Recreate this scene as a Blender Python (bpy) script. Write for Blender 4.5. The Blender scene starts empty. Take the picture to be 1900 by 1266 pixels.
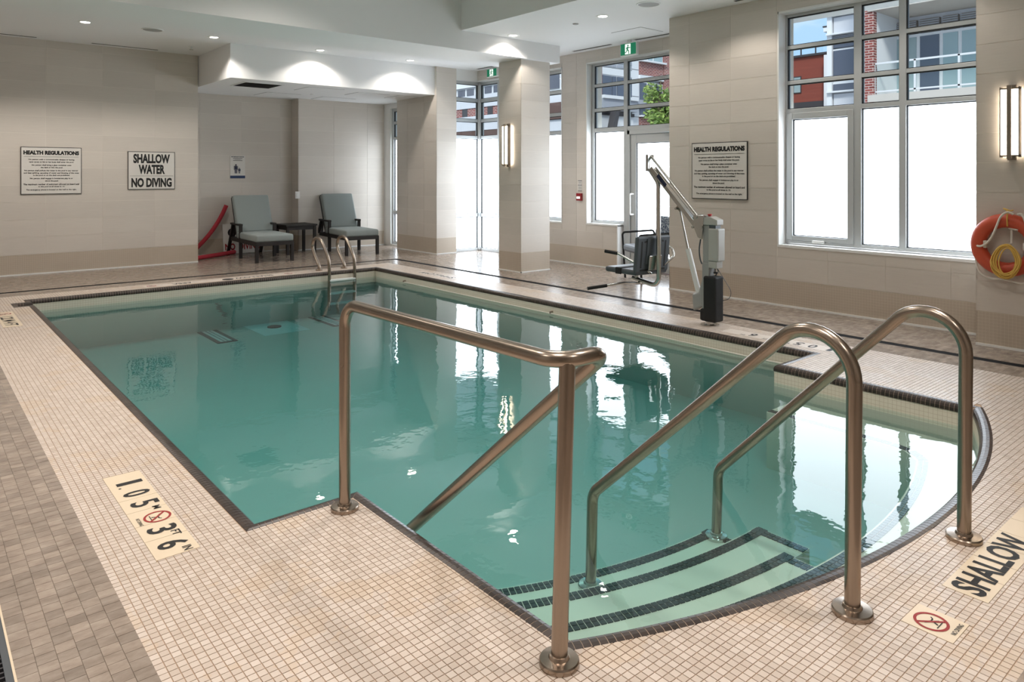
import bpy, math, random
from mathutils import Vector, Matrix

random.seed(7)
SC = bpy.context.scene
COL = SC.collection
PI = math.pi

# ------------------------------------------------------------------ camera
CAM_H, FPX, HOR, CX = 1.4, 1336.0, 325.0, 950.0
TH = math.atan2(1580.0, FPX)                      # world X lies this far right of the view axis
FWD = Vector((math.cos(TH), math.sin(TH), 0.0))
RGT = Vector((math.sin(TH), -math.cos(TH), 0.0))
cam_d = bpy.data.cameras.new('camera')
cam = bpy.data.objects.new('camera', cam_d)
COL.objects.link(cam)
cam.location = (0, 0, CAM_H)
cam.rotation_euler = (PI / 2, 0, math.atan2(FWD.y, FWD.x) - PI / 2)
cam_d.sensor_width = 36.0
cam_d.lens = FPX * 36.0 / 1900.0
cam_d.shift_y = -(633.0 - HOR) / 1900.0
cam_d.clip_start = 0.05
SC.camera = cam

# ------------------------------------------------------------------ world and exposure
SC.view_settings.view_transform = 'Standard'
SC.view_settings.look = 'None'
SC.view_settings.gamma = 1.0
SC.view_settings.exposure = 0.86
SC.view_settings.use_curve_mapping = False
cy = SC.cycles
cy.use_denoising = True
cy.use_adaptive_sampling = True
cy.adaptive_threshold = 0.025
cy.max_bounces = 7
cy.diffuse_bounces = 4
cy.glossy_bounces = 4
cy.transmission_bounces = 6
cy.transparent_max_bounces = 16
cy.volume_bounces = 0
cy.caustics_reflective = False
cy.caustics_refractive = False
cy.sample_clamp_indirect = 6.0

world = bpy.data.worlds.new('sky')
SC.world = world
world.use_nodes = True
wn, wl = world.node_tree.nodes, world.node_tree.links
wn.clear()
w_out = wn.new('ShaderNodeOutputWorld')
w_bg = wn.new('ShaderNodeBackground')
w_bg.inputs['Strength'].default_value = 0.72
w_tc = wn.new('ShaderNodeTexCoord')
w_map = wn.new('ShaderNodeMapping')
w_map.inputs['Scale'].default_value = (1.0, 1.0, 3.2)
w_map.inputs['Location'].default_value = (0.9, 0.55, 0.3)
w_noise = wn.new('ShaderNodeTexNoise')
w_noise.inputs['Scale'].default_value = 3.2
w_noise.inputs['Detail'].default_value = 7.0
w_noise.inputs['Roughness'].default_value = 0.55
w_ramp = wn.new('ShaderNodeValToRGB')
w_ramp.color_ramp.elements[0].position = 0.44
w_ramp.color_ramp.elements[0].color = (0.40, 0.60, 0.86, 1)
w_ramp.color_ramp.elements[1].position = 0.62
w_ramp.color_ramp.elements[1].color = (0.88, 0.90, 0.92, 1)
wl.new(w_tc.outputs['Generated'], w_map.inputs['Vector'])
wl.new(w_map.outputs['Vector'], w_noise.inputs['Vector'])
wl.new(w_noise.outputs['Fac'], w_ramp.inputs['Fac'])
wl.new(w_ramp.outputs['Color'], w_bg.inputs['Color'])
wl.new(w_bg.outputs['Background'], w_out.inputs['Surface'])

sun_d = bpy.data.lights.new('sun', 'SUN'); sun_d.energy = 1.7; sun_d.angle = math.radians(12); sun_d.color = (1.0, 0.97, 0.92)
sun = bpy.data.objects.new('sun', sun_d); COL.objects.link(sun)
sun.rotation_euler = Vector((0.62, 0.42, -0.66)).to_track_quat('-Z', 'Y').to_euler(); sun.location = (-20, -15, 25)

PANE_GLOW = 3.5        # daylight through the frosted panes
SPOT_W = 33.0          # recessed downlights
COFFER_FILL_W = 15.5        # fill lamps added in the unseen coffer
WARM = (1.0, 0.92, 0.84)

# ------------------------------------------------------------------ pixel helpers (1900 x 1266 frame)
def ray(u, v):
    d = FWD + RGT * ((u - CX) / FPX)
    return Vector((d.x, d.y, (HOR - v) / FPX))
O3 = Vector((0, 0, CAM_H))
def onZ(u, v, z=0.0):
    r = ray(u, v); return O3 + r * ((z - CAM_H) / r.z)
def onY(u, v, Y):
    r = ray(u, v); return O3 + r * (Y / r.y)
def onX(u, v, X):
    r = ray(u, v); return O3 + r * (X / r.x)
def onD(u, v, D):
    return O3 + ray(u, v) * D
def sr(r, g, b):
    f = lambda c: (c / 255.0) / 12.92 if c <= 10 else ((c / 255.0 + 0.055) / 1.055) ** 2.4
    return (f(r), f(g), f(b), 1.0)

# ------------------------------------------------------------------ materials
MATS = {}
class NT:
    def __init__(s, name):
        s.m = bpy.data.materials.new(name); s.m.use_nodes = True
        s.n, s.l = s.m.node_tree.nodes, s.m.node_tree.links
        s.b = s.n['Principled BSDF']; s.out = s.n['Material Output']
        MATS[name] = s.m
    def new(s, t, **kw):
        n = s.n.new(t)
        for k, v in kw.items(): setattr(n, k, v)
        return n
    def link(s, a, b): s.l.new(a, b)
    def math(s, op, a, b=None, c=None):
        n = s.n.new('ShaderNodeMath'); n.operation = op
        for i, x in enumerate((a, b, c)):
            if x is None: continue
            if isinstance(x, (int, float)): n.inputs[i].default_value = x
            else: s.l.new(x, n.inputs[i])
        return n.outputs[0]
    def mix(s, f, a, b, mode='MIX'):
        n = s.n.new('ShaderNodeMix'); n.data_type = 'RGBA'; n.blend_type = mode
        for i, x in ((0, f), (6, a), (7, b)):
            if isinstance(x, (int, float)): n.inputs[i].default_value = x
            elif isinstance(x, tuple): n.inputs[i].default_value = x
            else: s.l.new(x, n.inputs[i])
        return n.outputs[2]
    def noise(s, scale, detail=3, rough=0.5, stretch=None, coord='pos'):
        n = s.n.new('ShaderNodeTexNoise')
        n.inputs['Scale'].default_value = scale
        n.inputs['Detail'].default_value = detail
        n.inputs['Roughness'].default_value = rough
        p = s.pos(coord)
        if stretch:
            mp = s.n.new('ShaderNodeMapping'); mp.inputs['Scale'].default_value = stretch
            s.l.new(p, mp.inputs['Vector']); p = mp.outputs['Vector']
        s.l.new(p, n.inputs['Vector'])
        return n.outputs['Fac']
    def pos(s, coord='pos'):
        if coord == 'pos':
            return s.n.new('ShaderNodeNewGeometry').outputs['Position']
        return s.n.new('ShaderNodeTexCoord').outputs['Object']
    def rand_obj(s): return s.n.new('ShaderNodeObjectInfo').outputs['Random']
    def rand_isl(s): return s.n.new('ShaderNodeNewGeometry').outputs['Random Per Island']
    def hsv(s, col, val=None, sat=None):
        n = s.n.new('ShaderNodeHueSaturation')
        s.l.new(col, n.inputs['Color']) if not isinstance(col, tuple) else setattr(n.inputs['Color'], 'default_value', col)
        if val is not None: s.l.new(val, n.inputs['Value'])
        if sat is not None: s.l.new(sat, n.inputs['Saturation'])
        return n.outputs['Color']
    def rng(s, x, a, b):
        n = s.n.new('ShaderNodeMapRange'); s.l.new(x, n.inputs[0])
        n.inputs[3].default_value = a; n.inputs[4].default_value = b
        return n.outputs[0]
    def col(s, c):
        if isinstance(c, tuple): s.b.inputs['Base Color'].default_value = c
        else: s.l.new(c, s.b.inputs['Base Color'])
    def bump(s, h, strength=0.2, dist=0.01):
        n = s.n.new('ShaderNodeBump'); n.inputs['Strength'].default_value = strength
        n.inputs['Distance'].default_value = dist
        s.l.new(h, n.inputs['Height']); s.l.new(n.outputs['Normal'], s.b.inputs['Normal'])
    def grid(s, pitch, width):
        """1 on the joints of a square grid in world space, on faces of any axis"""
        g = s.n.new('ShaderNodeNewGeometry')
        sp = s.n.new('ShaderNodeSeparateXYZ'); s.l.new(g.outputs['Position'], sp.inputs[0])
        sn = s.n.new('ShaderNodeSeparateXYZ'); s.l.new(g.outputs['True Normal'], sn.inputs[0])
        tot = None
        for i in range(3):
            fr = s.math('FRACT', s.math('MULTIPLY', s.math('ADD', sp.outputs[i], 100.0), 1.0 / pitch))
            ln = s.math('LESS_THAN', fr, width / pitch)
            ok = s.math('LESS_THAN', s.math('ABSOLUTE', sn.outputs[i]), 0.7)
            x = s.math('MULTIPLY', ln, ok)
            tot = x if tot is None else s.math('MAXIMUM', tot, x)
        return tot

def plain(name, c, rough=0.5, metal=0.0, emit=None, estr=0.0, spec=None, nz=0.0, nscale=20.0):
    t = NT(name)
    t.b.inputs['Roughness'].default_value = rough
    t.b.inputs['Metallic'].default_value = metal
    if spec is not None: t.b.inputs['Specular IOR Level'].default_value = spec
    if nz:
        t.col(t.hsv(c, val=t.rng(t.noise(nscale, 4), 1 - nz, 1 + nz)))
    else: t.col(c)
    if emit:
        t.b.inputs['Emission Color'].default_value = emit
        t.b.inputs['Emission Strength'].default_value = estr
    return t

plain('ceiling_paint', sr(240, 240, 240), 0.75, nz=0.01, nscale=2)
plain('white_paint', sr(236, 236, 234), 0.5)
plain('reveal_white', sr(238, 238, 236), 0.4)
plain('grout_wall', sr(228, 221, 211), 0.7, nz=0.03)
plain('black', sr(22, 22, 22), 0.45)
plain('drain_black', sr(26, 25, 26), 0.9, spec=0.15)
plain('gasket', sr(18, 20, 22), 0.5)
plain('print_black', sr(24, 22, 22), 0.6)
plain('print_red', sr(150, 40, 38), 0.6)
plain('print_crimson', sr(150, 24, 34), 0.6)
plain('print_navy', sr(20, 28, 62), 0.6)
plain('print_blue', sr(26, 52, 92), 0.5)
plain('print_grey', sr(90, 90, 92), 0.6)
plain('sign_white', sr(224, 220, 214), 0.45)
plain('sign_pale', sr(214, 202, 191), 0.4, nz=0.02)
plain('sign_cream', sr(222, 205, 180), 0.4, nz=0.02)
plain('frame_alu', sr(196, 199, 200), 0.42, 0.25)
plain('chair_wood', sr(28, 22, 20), 0.55, nz=0.2, nscale=40)
plain('plastic_grey', sr(76, 81, 86), 0.45)
plain('plastic_light', sr(176, 175, 170), 0.4)
plain('lift_paint', sr(158, 158, 156), 0.38, 0.1)
plain('lift_white', sr(226, 226, 224), 0.35)
plain('rubber', sr(20, 20, 21), 0.7)
plain('rope_white', sr(226, 220, 210), 0.8)
plain('rope_yellow', sr(226, 186, 96), 0.8)
plain('ring_orange', sr(206, 84, 56), 0.42, nz=0.05, nscale=6)
plain('foam_red', sr(178, 44, 58), 0.7)
plain('alarm_red', sr(140, 16, 26), 0.4)
plain('button_red', sr(170, 30, 30), 0.4)
plain('exit_green', sr(0, 104, 72), 0.5, emit=sr(0, 112, 78), estr=0.35)
plain('exit_white', sr(240, 244, 240), 0.5, emit=sr(240, 246, 240), estr=0.5)
plain('lamp_glow', (1, 1, 1, 1), 0.5, emit=(1.0, 0.93, 0.83, 1), estr=9.0)
plain('coffer_fill_glow', (1, 1, 1, 1), 0.5, emit=(1.0, 0.93, 0.83, 1), estr=1.5)  # discs of the added fill lamps
plain('sconce_glow', (1, 1, 1, 1), 0.5, emit=(1.0, 0.86, 0.68, 1), estr=13.0)
plain('sconce_metal', sr(150, 138, 126), 0.4, 0.6)
plain('vent_dark', sr(52, 49, 47), 0.7)
plain('speaker_grille', sr(160, 158, 155), 0.6)
plain('bld_white', sr(205, 207, 214), 0.7)
plain('bld_white2', sr(222, 224, 228), 0.7)
plain('bld_grey', sr(160, 164, 174), 0.7)
plain('bld_concrete', sr(196, 190, 184), 0.8, nz=0.05, nscale=2)
plain('bld_soffit', sr(150, 142, 136), 0.8)
plain('bld_dark', sr(60, 58, 62), 0.6)
plain('bld_brown', sr(92, 68, 62), 0.7)
plain('bld_glass', sr(78, 84, 100), 0.12, 0.0, spec=0.7)
plain('bld_glass_teal', sr(150, 170, 174), 0.1, 0.0, spec=0.7)
plain('bld_rail', sr(214, 216, 220), 0.5)
plain('bark', sr(96, 84, 72), 0.9)
plain('paving', sr(150, 146, 140), 0.9, nz=0.08, nscale=3)
plain('pool_fitting', sr(226, 230, 228), 0.4)

# wall tile: pale stoneware with fine horizontal brushing, each tile its own shade
t = NT('wall_tile')
c = t.mix(t.noise(1.0, 3, 0.5, (0.6, 0.6, 1.4)), sr(207, 198, 188), sr(222, 215, 206))
fine = t.noise(1.0, 3, 0.6, (5, 5, 150))
c = t.hsv(c, val=t.math('MULTIPLY', t.rng(t.rand_obj(), 0.95, 1.03), t.rng(fine, 0.94, 1.06)))
t.col(c); t.b.inputs['Roughness'].default_value = 0.42
t.bump(fine, 0.08, 0.004)
# low mosaic band along the walls
t = NT('wall_mosaic')
g = t.grid(0.0265, 0.0022)
c = t.mix(t.noise(3.0, 3), sr(184, 170, 153), sr(197, 184, 168))
t.col(t.mix(g, c, sr(208, 196, 180))); t.b.inputs['Roughness'].default_value = 0.5
t.bump(g, -0.15, 0.002)
# white deck mosaic
for nm, rnd in (('deck_tile', 'o'), ('deck_tile_field', 'i')):
    t = NT(nm)
    r = t.rand_obj() if rnd == 'o' else t.rand_isl()
    c = t.mix(r, sr(196, 181, 168), sr(212, 199, 188))
    stain = t.noise(2.2, 4, 0.6)
    c = t.mix(t.math('MULTIPLY', t.math('GREATER_THAN', stain, 0.56), t.rng(stain, 0, 0.5)), c, sr(205, 180, 150))
    t.col(c); t.b.inputs['Roughness'].default_value = 0.38
t = plain('deck_grout', sr(186, 160, 136), 0.85, nz=0.08, nscale=8)
# dark bullnose and nosing tiles
for nm, rnd in (('edge_tile', 'o'), ('edge_tile_field', 'i')):
    t = NT(nm)
    r = t.rand_obj() if rnd == 'o' else t.rand_isl()
    t.col(t.mix(r, sr(46, 37, 33), sr(66, 55, 50)))
    t.b.inputs['Roughness'].default_value = 0.3
for nm, rnd in (('nosing_tile', 'o'),):
    t = NT(nm); t.col(t.mix(t.rand_obj(), sr(30, 31, 33), sr(46, 47, 50))); t.b.inputs['Roughness'].default_value = 0.4
plain('edge_grout', sr(158, 140, 124), 0.8)
# pool shell: cream mosaic
t = NT('pool_tile')
g = t.grid(0.0268, 0.0022)
c = t.mix(t.noise(6.0, 3), sr(224, 214, 198), sr(236, 228, 214))
t.col(t.mix(g, c, sr(204, 190, 170))); t.b.inputs['Roughness'].default_value = 0.4
plain('pool_plaster', sr(196, 192, 182), 0.6, nz=0.02, nscale=3)
plain('step_plaster', sr(222, 213, 197), 0.6, nz=0.02, nscale=3)
# brown grey mosaic floor, veined
def floor_colour(t, r):
    v = t.noise(9.0, 5, 0.65, (1.0, 2.2, 1.0))
    n = t.new('ShaderNodeValToRGB'); t.link(v, n.inputs['Fac'])
    e = n.color_ramp.elements
    e[0].position = 0.25; e[0].color = sr(120, 106, 95)
    e[1].position = 0.78; e[1].color = sr(174, 161, 149)
    m = n.color_ramp.elements.new(0.5); m.color = sr(148, 134, 122)
    return t.hsv(n.outputs['Color'], val=t.rng(r, 0.80, 1.12))
for nm, rnd in (('floor_tile', 'o'), ('floor_tile_field', 'i')):
    t = NT(nm); t.col(floor_colour(t, t.rand_obj() if rnd == 'o' else t.rand_isl()))
    t.b.inputs['Roughness'].default_value = 0.34
t = NT('floor_mosaic')
vor = t.new('ShaderNodeTexWhiteNoise')
sn = t.new('ShaderNodeVectorMath'); sn.operation = 'SNAP'; sn.inputs[1].default_value = (0.0505, 0.0505, 10.0)
t.link(t.pos(), sn.inputs[0]); t.link(sn.outputs[0], vor.inputs['Vector'])
c = floor_colour(t, vor.outputs['Value'])
g = t.grid(0.0505, 0.002)
t.col(t.mix(g, c, sr(152, 140, 129))); t.b.inputs['Roughness'].default_value = 0.22
t.bump(g, -0.1, 0.002)
plain('floor_grout', sr(150, 138, 127), 0.8)
# stainless tube
for nm, cc, rg in (('steel', sr(166, 152, 139), 0.24), ('steel_bright', sr(206, 204, 200), 0.2)):
    t = NT(nm); t.b.inputs['Metallic'].default_value = 1.0
    t.col(t.mix(t.noise(5.0, 3, 0.5), cc, tuple(x * 0.9 for x in cc[:3]) + (1,)))
    t.link(t.rng(t.noise(6.0, 3), rg - 0.02, rg + 0.05), t.b.inputs['Roughness'])
# cushions
t = NT('cushion'); t.b.inputs['Roughness'].default_value = 0.85
w = t.noise(260.0, 2, 0.5, None, 'obj')
t.col(t.hsv(sr(142, 150, 148), val=t.rng(w, 0.94, 1.06))); t.bump(w, 0.1, 0.002)
t = NT('chair_pattern'); t.b.inputs['Roughness'].default_value = 0.8
vo = t.new('ShaderNodeTexVoronoi'); vo.feature = 'DISTANCE_TO_EDGE'; vo.inputs['Scale'].default_value = 26.0
t.link(t.pos('obj'), vo.inputs['Vector'])
t.col(t.mix(t.math('LESS_THAN', vo.outputs['Distance'], 0.05), sr(32, 48, 74), sr(190, 196, 196)))
# brick of the far buildings (bricks there are a few pixels each)
t = NT('bld_brick')
tcn = t.new('ShaderNodeNewGeometry'); sx = t.new('ShaderNodeSeparateXYZ'); t.link(tcn.outputs['Position'], sx.inputs[0])
cb = t.new('ShaderNodeCombineXYZ'); t.link(t.math('ADD', sx.outputs[0], sx.outputs[1]), cb.inputs[0]); t.link(sx.outputs[2], cb.inputs[1])
bt = t.new('ShaderNodeTexBrick'); t.link(cb.outputs[0], bt.inputs['Vector'])
bt.inputs['Scale'].default_value = 1.0; bt.inputs['Brick Width'].default_value = 0.26; bt.inputs['Row Height'].default_value = 0.085
bt.inputs['Mortar Size'].default_value = 0.010
bt.inputs['Color1'].default_value = sr(146, 76, 70); bt.inputs['Color2'].default_value = sr(116, 58, 56); bt.inputs['Mortar'].default_value = sr(196, 180, 174)
t.col(bt.outputs['Color']); t.b.inputs['Roughness'].default_value = 0.9
# red timber-look cladding
t = NT('bld_cladding')
t.col(t.mix(t.noise(1.0, 4, 0.6, (0.3, 0.3, 7.0)), sr(112, 50, 40), sr(146, 74, 58))); t.b.inputs['Roughness'].default_value = 0.6
# leaf
t = NT('leaf'); t.col(t.mix(t.rand_isl(), sr(84, 112, 48), sr(146, 168, 88))); t.b.inputs['Roughness'].default_value = 0.6
# clear glass: see-through sheet with a real reflection
t = NT('clear_glass')
t.n.remove(t.b)
tr = t.new('ShaderNodeBsdfTransparent'); tr.inputs['Color'].default_value = (0.96, 0.985, 0.98, 1)
gl = t.new('ShaderNodeBsdfGlossy'); gl.inputs['Roughness'].default_value = 0.01
fr = t.new('ShaderNodeFresnel'); fr.inputs['IOR'].default_value = 1.45
bf = t.math('SUBTRACT', 1.0, t.new('ShaderNodeNewGeometry').outputs['Backfacing'])
ms = t.new('ShaderNodeMixShader'); t.link(t.math('MULTIPLY', fr.outputs[0], bf), ms.inputs[0]); t.link(tr.outputs[0], ms.inputs[1]); t.link(gl.outputs[0], ms.inputs[2])
t.link(ms.outputs[0], t.out.inputs['Surface'])
# frosted film panes lit by the day outside
t = NT('frosted_glass')
t.col(sr(236, 242, 248)); t.b.inputs['Roughness'].default_value = 0.35
t.b.inputs['Emission Color'].default_value = (0.82, 0.91, 1.0, 1); t.b.inputs['Emission Strength'].default_value = PANE_GLOW
# water: fresnel reflection with small ripples over a clear, absorbing body
t = NT('pool_water')
t.n.remove(t.b)
tr = t.new('ShaderNodeBsdfTransparent'); tr.inputs['Color'].default_value = (0.85, 0.945, 0.94, 1)
gl = t.new('ShaderNodeBsdfGlossy'); gl.inputs['Roughness'].default_value = 0.0
fr = t.new('ShaderNodeFresnel'); fr.inputs['IOR'].default_value = 1.50
bp = t.new('ShaderNodeBump'); bp.inputs['Strength'].default_value = 0.45; bp.inputs['Distance'].default_value = 0.012
h = t.math('ADD', t.math('MULTIPLY', t.noise(1.5, 2, 0.45), 1.0), t.math('MULTIPLY', t.noise(11.0, 2, 0.5), 0.14))
t.link(h, bp.inputs['Height'])
t.link(bp.outputs[0], gl.inputs['Normal'])
bf = t.math('SUBTRACT', 1.0, t.new('ShaderNodeNewGeometry').outputs['Backfacing'])
ms = t.new('ShaderNodeMixShader'); t.link(t.math('MULTIPLY', fr.outputs[0], bf), ms.inputs[0]); t.link(tr.outputs[0], ms.inputs[1]); t.link(gl.outputs[0], ms.inputs[2])
t.link(ms.outputs[0], t.out.inputs['Surface'])
va = t.new('ShaderNodeVolumeAbsorption'); va.inputs['Color'].default_value = (0.04, 0.60, 0.62, 1); va.inputs['Density'].default_value = 0.90
t.link(va.outputs[0], t.out.inputs['Volume'])

def M(n): return MATS[n]

# ------------------------------------------------------------------ mesh helpers
class MB:
    def __init__(s): s.v, s.f = [], []
    def quad(s, a, b, c, d):
        i = len(s.v); s.v += [tuple(a), tuple(b), tuple(c), tuple(d)]; s.f.append((i, i+1, i+2, i+3)); return s
    def poly(s, pts):
        i = len(s.v); s.v += [tuple(p) for p in pts]; s.f.append(tuple(range(i, i+len(pts)))); return s
    def box(s, x0, x1, y0, y1, z0, z1):
        if x1 < x0: x0, x1 = x1, x0
        if y1 < y0: y0, y1 = y1, y0
        if z1 < z0: z0, z1 = z1, z0
        i = len(s.v)
        s.v += [(x0,y0,z0),(x1,y0,z0),(x1,y1,z0),(x0,y1,z0),(x0,y0,z1),(x1,y0,z1),(x1,y1,z1),(x0,y1,z1)]
        s.f += [tuple(i+k for k in q) for q in ((0,3,2,1),(4,5,6,7),(0,1,5,4),(1,2,6,5),(2,3,7,6),(3,0,4,7))]
        return s
    def obox(s, c, ax, ay, az, hx, hy, hz):
        """box about c with half sizes along three unit axes"""
        i = len(s.v); c, ax, ay, az = Vector(c), Vector(ax), Vector(ay), Vector(az)
        for sz in (-1, 1):
            for sx, sy in ((-1,-1),(1,-1),(1,1),(-1,1)):
                s.v.append(tuple(c + ax*hx*sx + ay*hy*sy + az*hz*sz))
        s.f += [tuple(i+k for k in q) for q in ((0,3,2,1),(4,5,6,7),(0,1,5,4),(1,2,6,5),(2,3,7,6),(3,0,4,7))]
        return s
    def bar(s, a, b, w, h, up=(0,0,1)):
        """rectangular bar from a to b, w across and h along up"""
        a, b = Vector(a), Vector(b); d = b - a; L = d.length; d.normalize()
        sx = d.cross(Vector(up)).normalized(); u = sx.cross(d).normalized()
        return s.obox((a+b)/2, d, sx, u, L/2, w/2, h/2)
    def prism(s, pts, axis, a0, a1):
        """extrude a 2D outline; axis 'x': pts are (y,z), 'y': (x,z), 'z': (x,y)"""
        n = len(pts); i = len(s.v)
        for a in (a0, a1):
            for p, q in pts:
                s.v.append({'x': (a,p,q), 'y': (p,a,q), 'z': (p,q,a)}[axis])
        s.f.append(tuple(i+k for k in range(n))); s.f.append(tuple(i+n+k for k in reversed(range(n))))
        for k in range(n):
            j = (k+1) % n; s.f.append((i+k, i+n+k, i+n+j, i+j))
        return s
    def tube(s, pts, r, seg=12, cap=True, closed=False):
        pts = [Vector(p) for p in pts]; n = len(pts); i = len(s.v)
        rs = r if isinstance(r, (list, tuple)) else [r]*n
        T = []
        for k in range(n):
            if closed: d = pts[(k+1) % n] - pts[k-1]
            else: d = pts[min(k+1, n-1)] - pts[max(k-1, 0)]
            T.append(d.normalized())
        ref = Vector((0,0,1)) if abs(T[0].z) < 0.9 else Vector((1,0,0))
        u = (ref - T[0]*ref.dot(T[0])).normalized()
        for k in range(n):
            u = (u - T[k]*u.dot(T[k])).normalized(); w = T[k].cross(u)
            for q in range(seg):
                a = 2*PI*q/seg
                s.v.append(tuple(pts[k] + (u*math.cos(a) + w*math.sin(a))*rs[k]))
        for k in range(n if closed else n-1):
            k2 = (k+1) % n
            for q in range(seg):
                q2 = (q+1) % seg
                s.f.append((i+k*seg+q, i+k*seg+q2, i+k2*seg+q2, i+k2*seg+q))
        if cap and not closed:
            s.f.append(tuple(i+q for q in reversed(range(seg)))); s.f.append(tuple(i+(n-1)*seg+q for q in range(seg)))
        return s
    def lathe(s, prof, c, seg=24, axis=(0,0,1)):
        """prof: (radius, height) pairs turned about axis through c"""
        c = Vector(c); ax = Vector(axis).normalized()
        ref = Vector((1,0,0)) if abs(ax.x) < 0.9 else Vector((0,1,0))
        u = (ref - ax*ref.dot(ax)).normalized(); w = ax.cross(u); i = len(s.v); n = len(prof)
        for r, h in prof:
            for q in range(seg):
                a = 2*PI*q/seg; s.v.append(tuple(c + ax*h + (u*math.cos(a) + w*math.sin(a))*r))
        for k in range(n-1):
            for q in range(seg):
                q2 = (q+1) % seg; s.f.append((i+k*seg+q, i+k*seg+q2, i+(k+1)*seg+q2, i+(k+1)*seg+q))
        s.f.append(tuple(i+q for q in reversed(range(seg)))); s.f.append(tuple(i+(n-1)*seg+q for q in range(seg)))
        return s
    def mesh(s, name, off=(0,0,0), smooth=False):
        me = bpy.data.meshes.new(name)
        ox, oy, oz = off
        me.from_pydata([(x-ox, y-oy, z-oz) for x, y, z in s.v], [], s.f); me.validate(); me.update()
        if smooth:
            me.polygons.foreach_set('use_smooth', [True]*len(me.polygons))
        return me

def smooth_by_angle(me, ang=0.6):
    import bmesh
    bm = bmesh.new(); bm.from_mesh(me)
    for f in bm.faces: f.smooth = True
    for e in bm.edges:
        if len(e.link_faces) == 2 and e.calc_face_angle(0) > ang: e.smooth = False
    bmesh.ops.recalc_face_normals(bm, faces=bm.faces)
    bm.to_mesh(me); bm.free()

def link(name, me, mat, parent=None, loc=(0,0,0), bevel=0.0, smooth=False):
    o = bpy.data.objects.new(name, me); COL.objects.link(o)
    if me is not None and mat and not me.materials: me.materials.append(M(mat))
    o.location = loc; o.parent = parent
    if smooth: smooth_by_angle(me)
    if bevel:
        b = o.modifiers.new('bevel', 'BEVEL'); b.width = bevel; b.segments = 2; b.limit_method = 'ANGLE'
    return o

def tag(o, label=None, cat=None, group=None, kind=None):
    if label: o['label'] = label
    if cat: o['category'] = cat
    if group: o['group'] = group
    if kind: o['kind'] = kind
    return o

class Thing:
    """an Empty at the base of a thing; parts are given in world coordinates unless local"""
    def __init__(s, name, label, cat, base, group=None, kind=None, rotz=0.0, local=False):
        s.e = bpy.data.objects.new(name, None); COL.objects.link(s.e)
        s.e.location = base; s.e.rotation_euler = (0, 0, rotz); s.e.empty_display_size = 0.1
        s.off = (0,0,0) if local else tuple(base)
        tag(s.e, label, cat, group, kind)
    def part(s, name, mb, mat, parent=None, bevel=0.0, smooth=False, label=None, kind=None):
        o = link(name, mb.mesh(name, s.off), mat, parent or s.e, bevel=bevel, smooth=smooth)
        if label: o['label'] = label
        if kind: o['kind'] = kind
        return o

def single(name, mb, mat, label, cat, group=None, base=None, bevel=0.0, smooth=False, kind=None):
    """a thing that is one mesh, with its origin at its base"""
    if base is None:
        xs = [v[0] for v in mb.v]; ys = [v[1] for v in mb.v]; zs = [v[2] for v in mb.v]
        base = ((min(xs)+max(xs))/2, (min(ys)+max(ys))/2, min(zs))
    o = link(name, mb.mesh(name, base), mat, None, base, bevel=bevel, smooth=smooth)
    return tag(o, label, cat, group, kind)

def struct(name, mb, mat, label=None, bevel=0.0):
    o = link(name, mb.mesh(name), mat, bevel=bevel)
    return tag(o, label, kind='structure')

TEXTS = []
def text(parent, off, body, size, c, right, up, mat, fit=None, bold=0.0, name='lettering'):
    """flat print: a line of lettering centred on c; fit = (width, height) it is scaled to"""
    cu = bpy.data.curves.new(name, 'FONT'); cu.body = body; cu.size = size
    cu.align_x = 'CENTER'; cu.align_y = 'CENTER'; cu.offset = bold; cu.resolution_u = 3
    cu.materials.append(M(mat))
    o = bpy.data.objects.new(name, cu); COL.objects.link(o); o.parent = parent
    r, u = Vector(right).normalized(), Vector(up).normalized(); n = r.cross(u)
    m = Matrix((r, u, n)).transposed().to_4x4(); m.translation = Vector(c) - Vector(off)
    o.matrix_local = m
    TEXTS.append((o, fit, m))
    return o

def arc_pts(c, r, a0, a1, n):
    return [(c[0] + r*math.cos(a0+(a1-a0)*k/n), c[1] + r*math.sin(a0+(a1-a0)*k/n)) for k in range(n+1)]

def round_path(pts, rad, n=8):
    """polyline with its inner corners turned into circular bends"""
    P = [Vector(p) for p in pts]; out = [P[0]]
    for k in range(1, len(P)-1):
        a, b, c = P[k-1], P[k], P[k+1]
        r = rad[k-1] if isinstance(rad, (list, tuple)) else rad
        d1, d2 = (a-b).normalized(), (c-b).normalized()
        ang = d1.angle(d2); tl = r/math.tan(ang/2)
        mx = 0.48*min((a-b).length, (c-b).length)
        if len(P) == 3: mx = 0.98*min((a-b).length, (c-b).length)
        if tl > mx: tl = mx; r = tl*math.tan(ang/2)
        cen = b + (d1+d2).normalized()*(r/math.sin(ang/2))
        p, q = b + d1*tl - cen, b + d2*tl - cen
        tot = p.angle(q)
        for i in range(n+1):
            s = i/n
            out.append(cen + (p*math.sin((1-s)*tot) + q*math.sin(s*tot))/math.sin(tot))
    out.append(P[-1]); return out

UNIT = MB().box(-.5,.5,-.5,.5,-.5,.5).mesh('unit_piece')
PIECE = {}
def piece(name, mat, parent, x0, x1, y0, y1, z0, z1):
    """one block-shaped piece that shares its mesh with all its likes"""
    if mat not in PIECE:
        me = UNIT.copy(); me.materials.append(M(mat)); PIECE[mat] = me
    o = bpy.data.objects.new(name, PIECE[mat]); COL.objects.link(o)
    o.location = ((x0+x1)/2, (y0+y1)/2, (z0+z1)/2); o.scale = (abs(x1-x0), abs(y1-y0), abs(z1-z0)); o.parent = parent
    return o

# =================================================================== THE ROOM
ZC, ZBEAM, ZSOF, ZTOP = 3.32, 3.065, 2.82, 4.1
TROW0, TROW = 0.284, 0.2435           # wall tile courses

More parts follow.
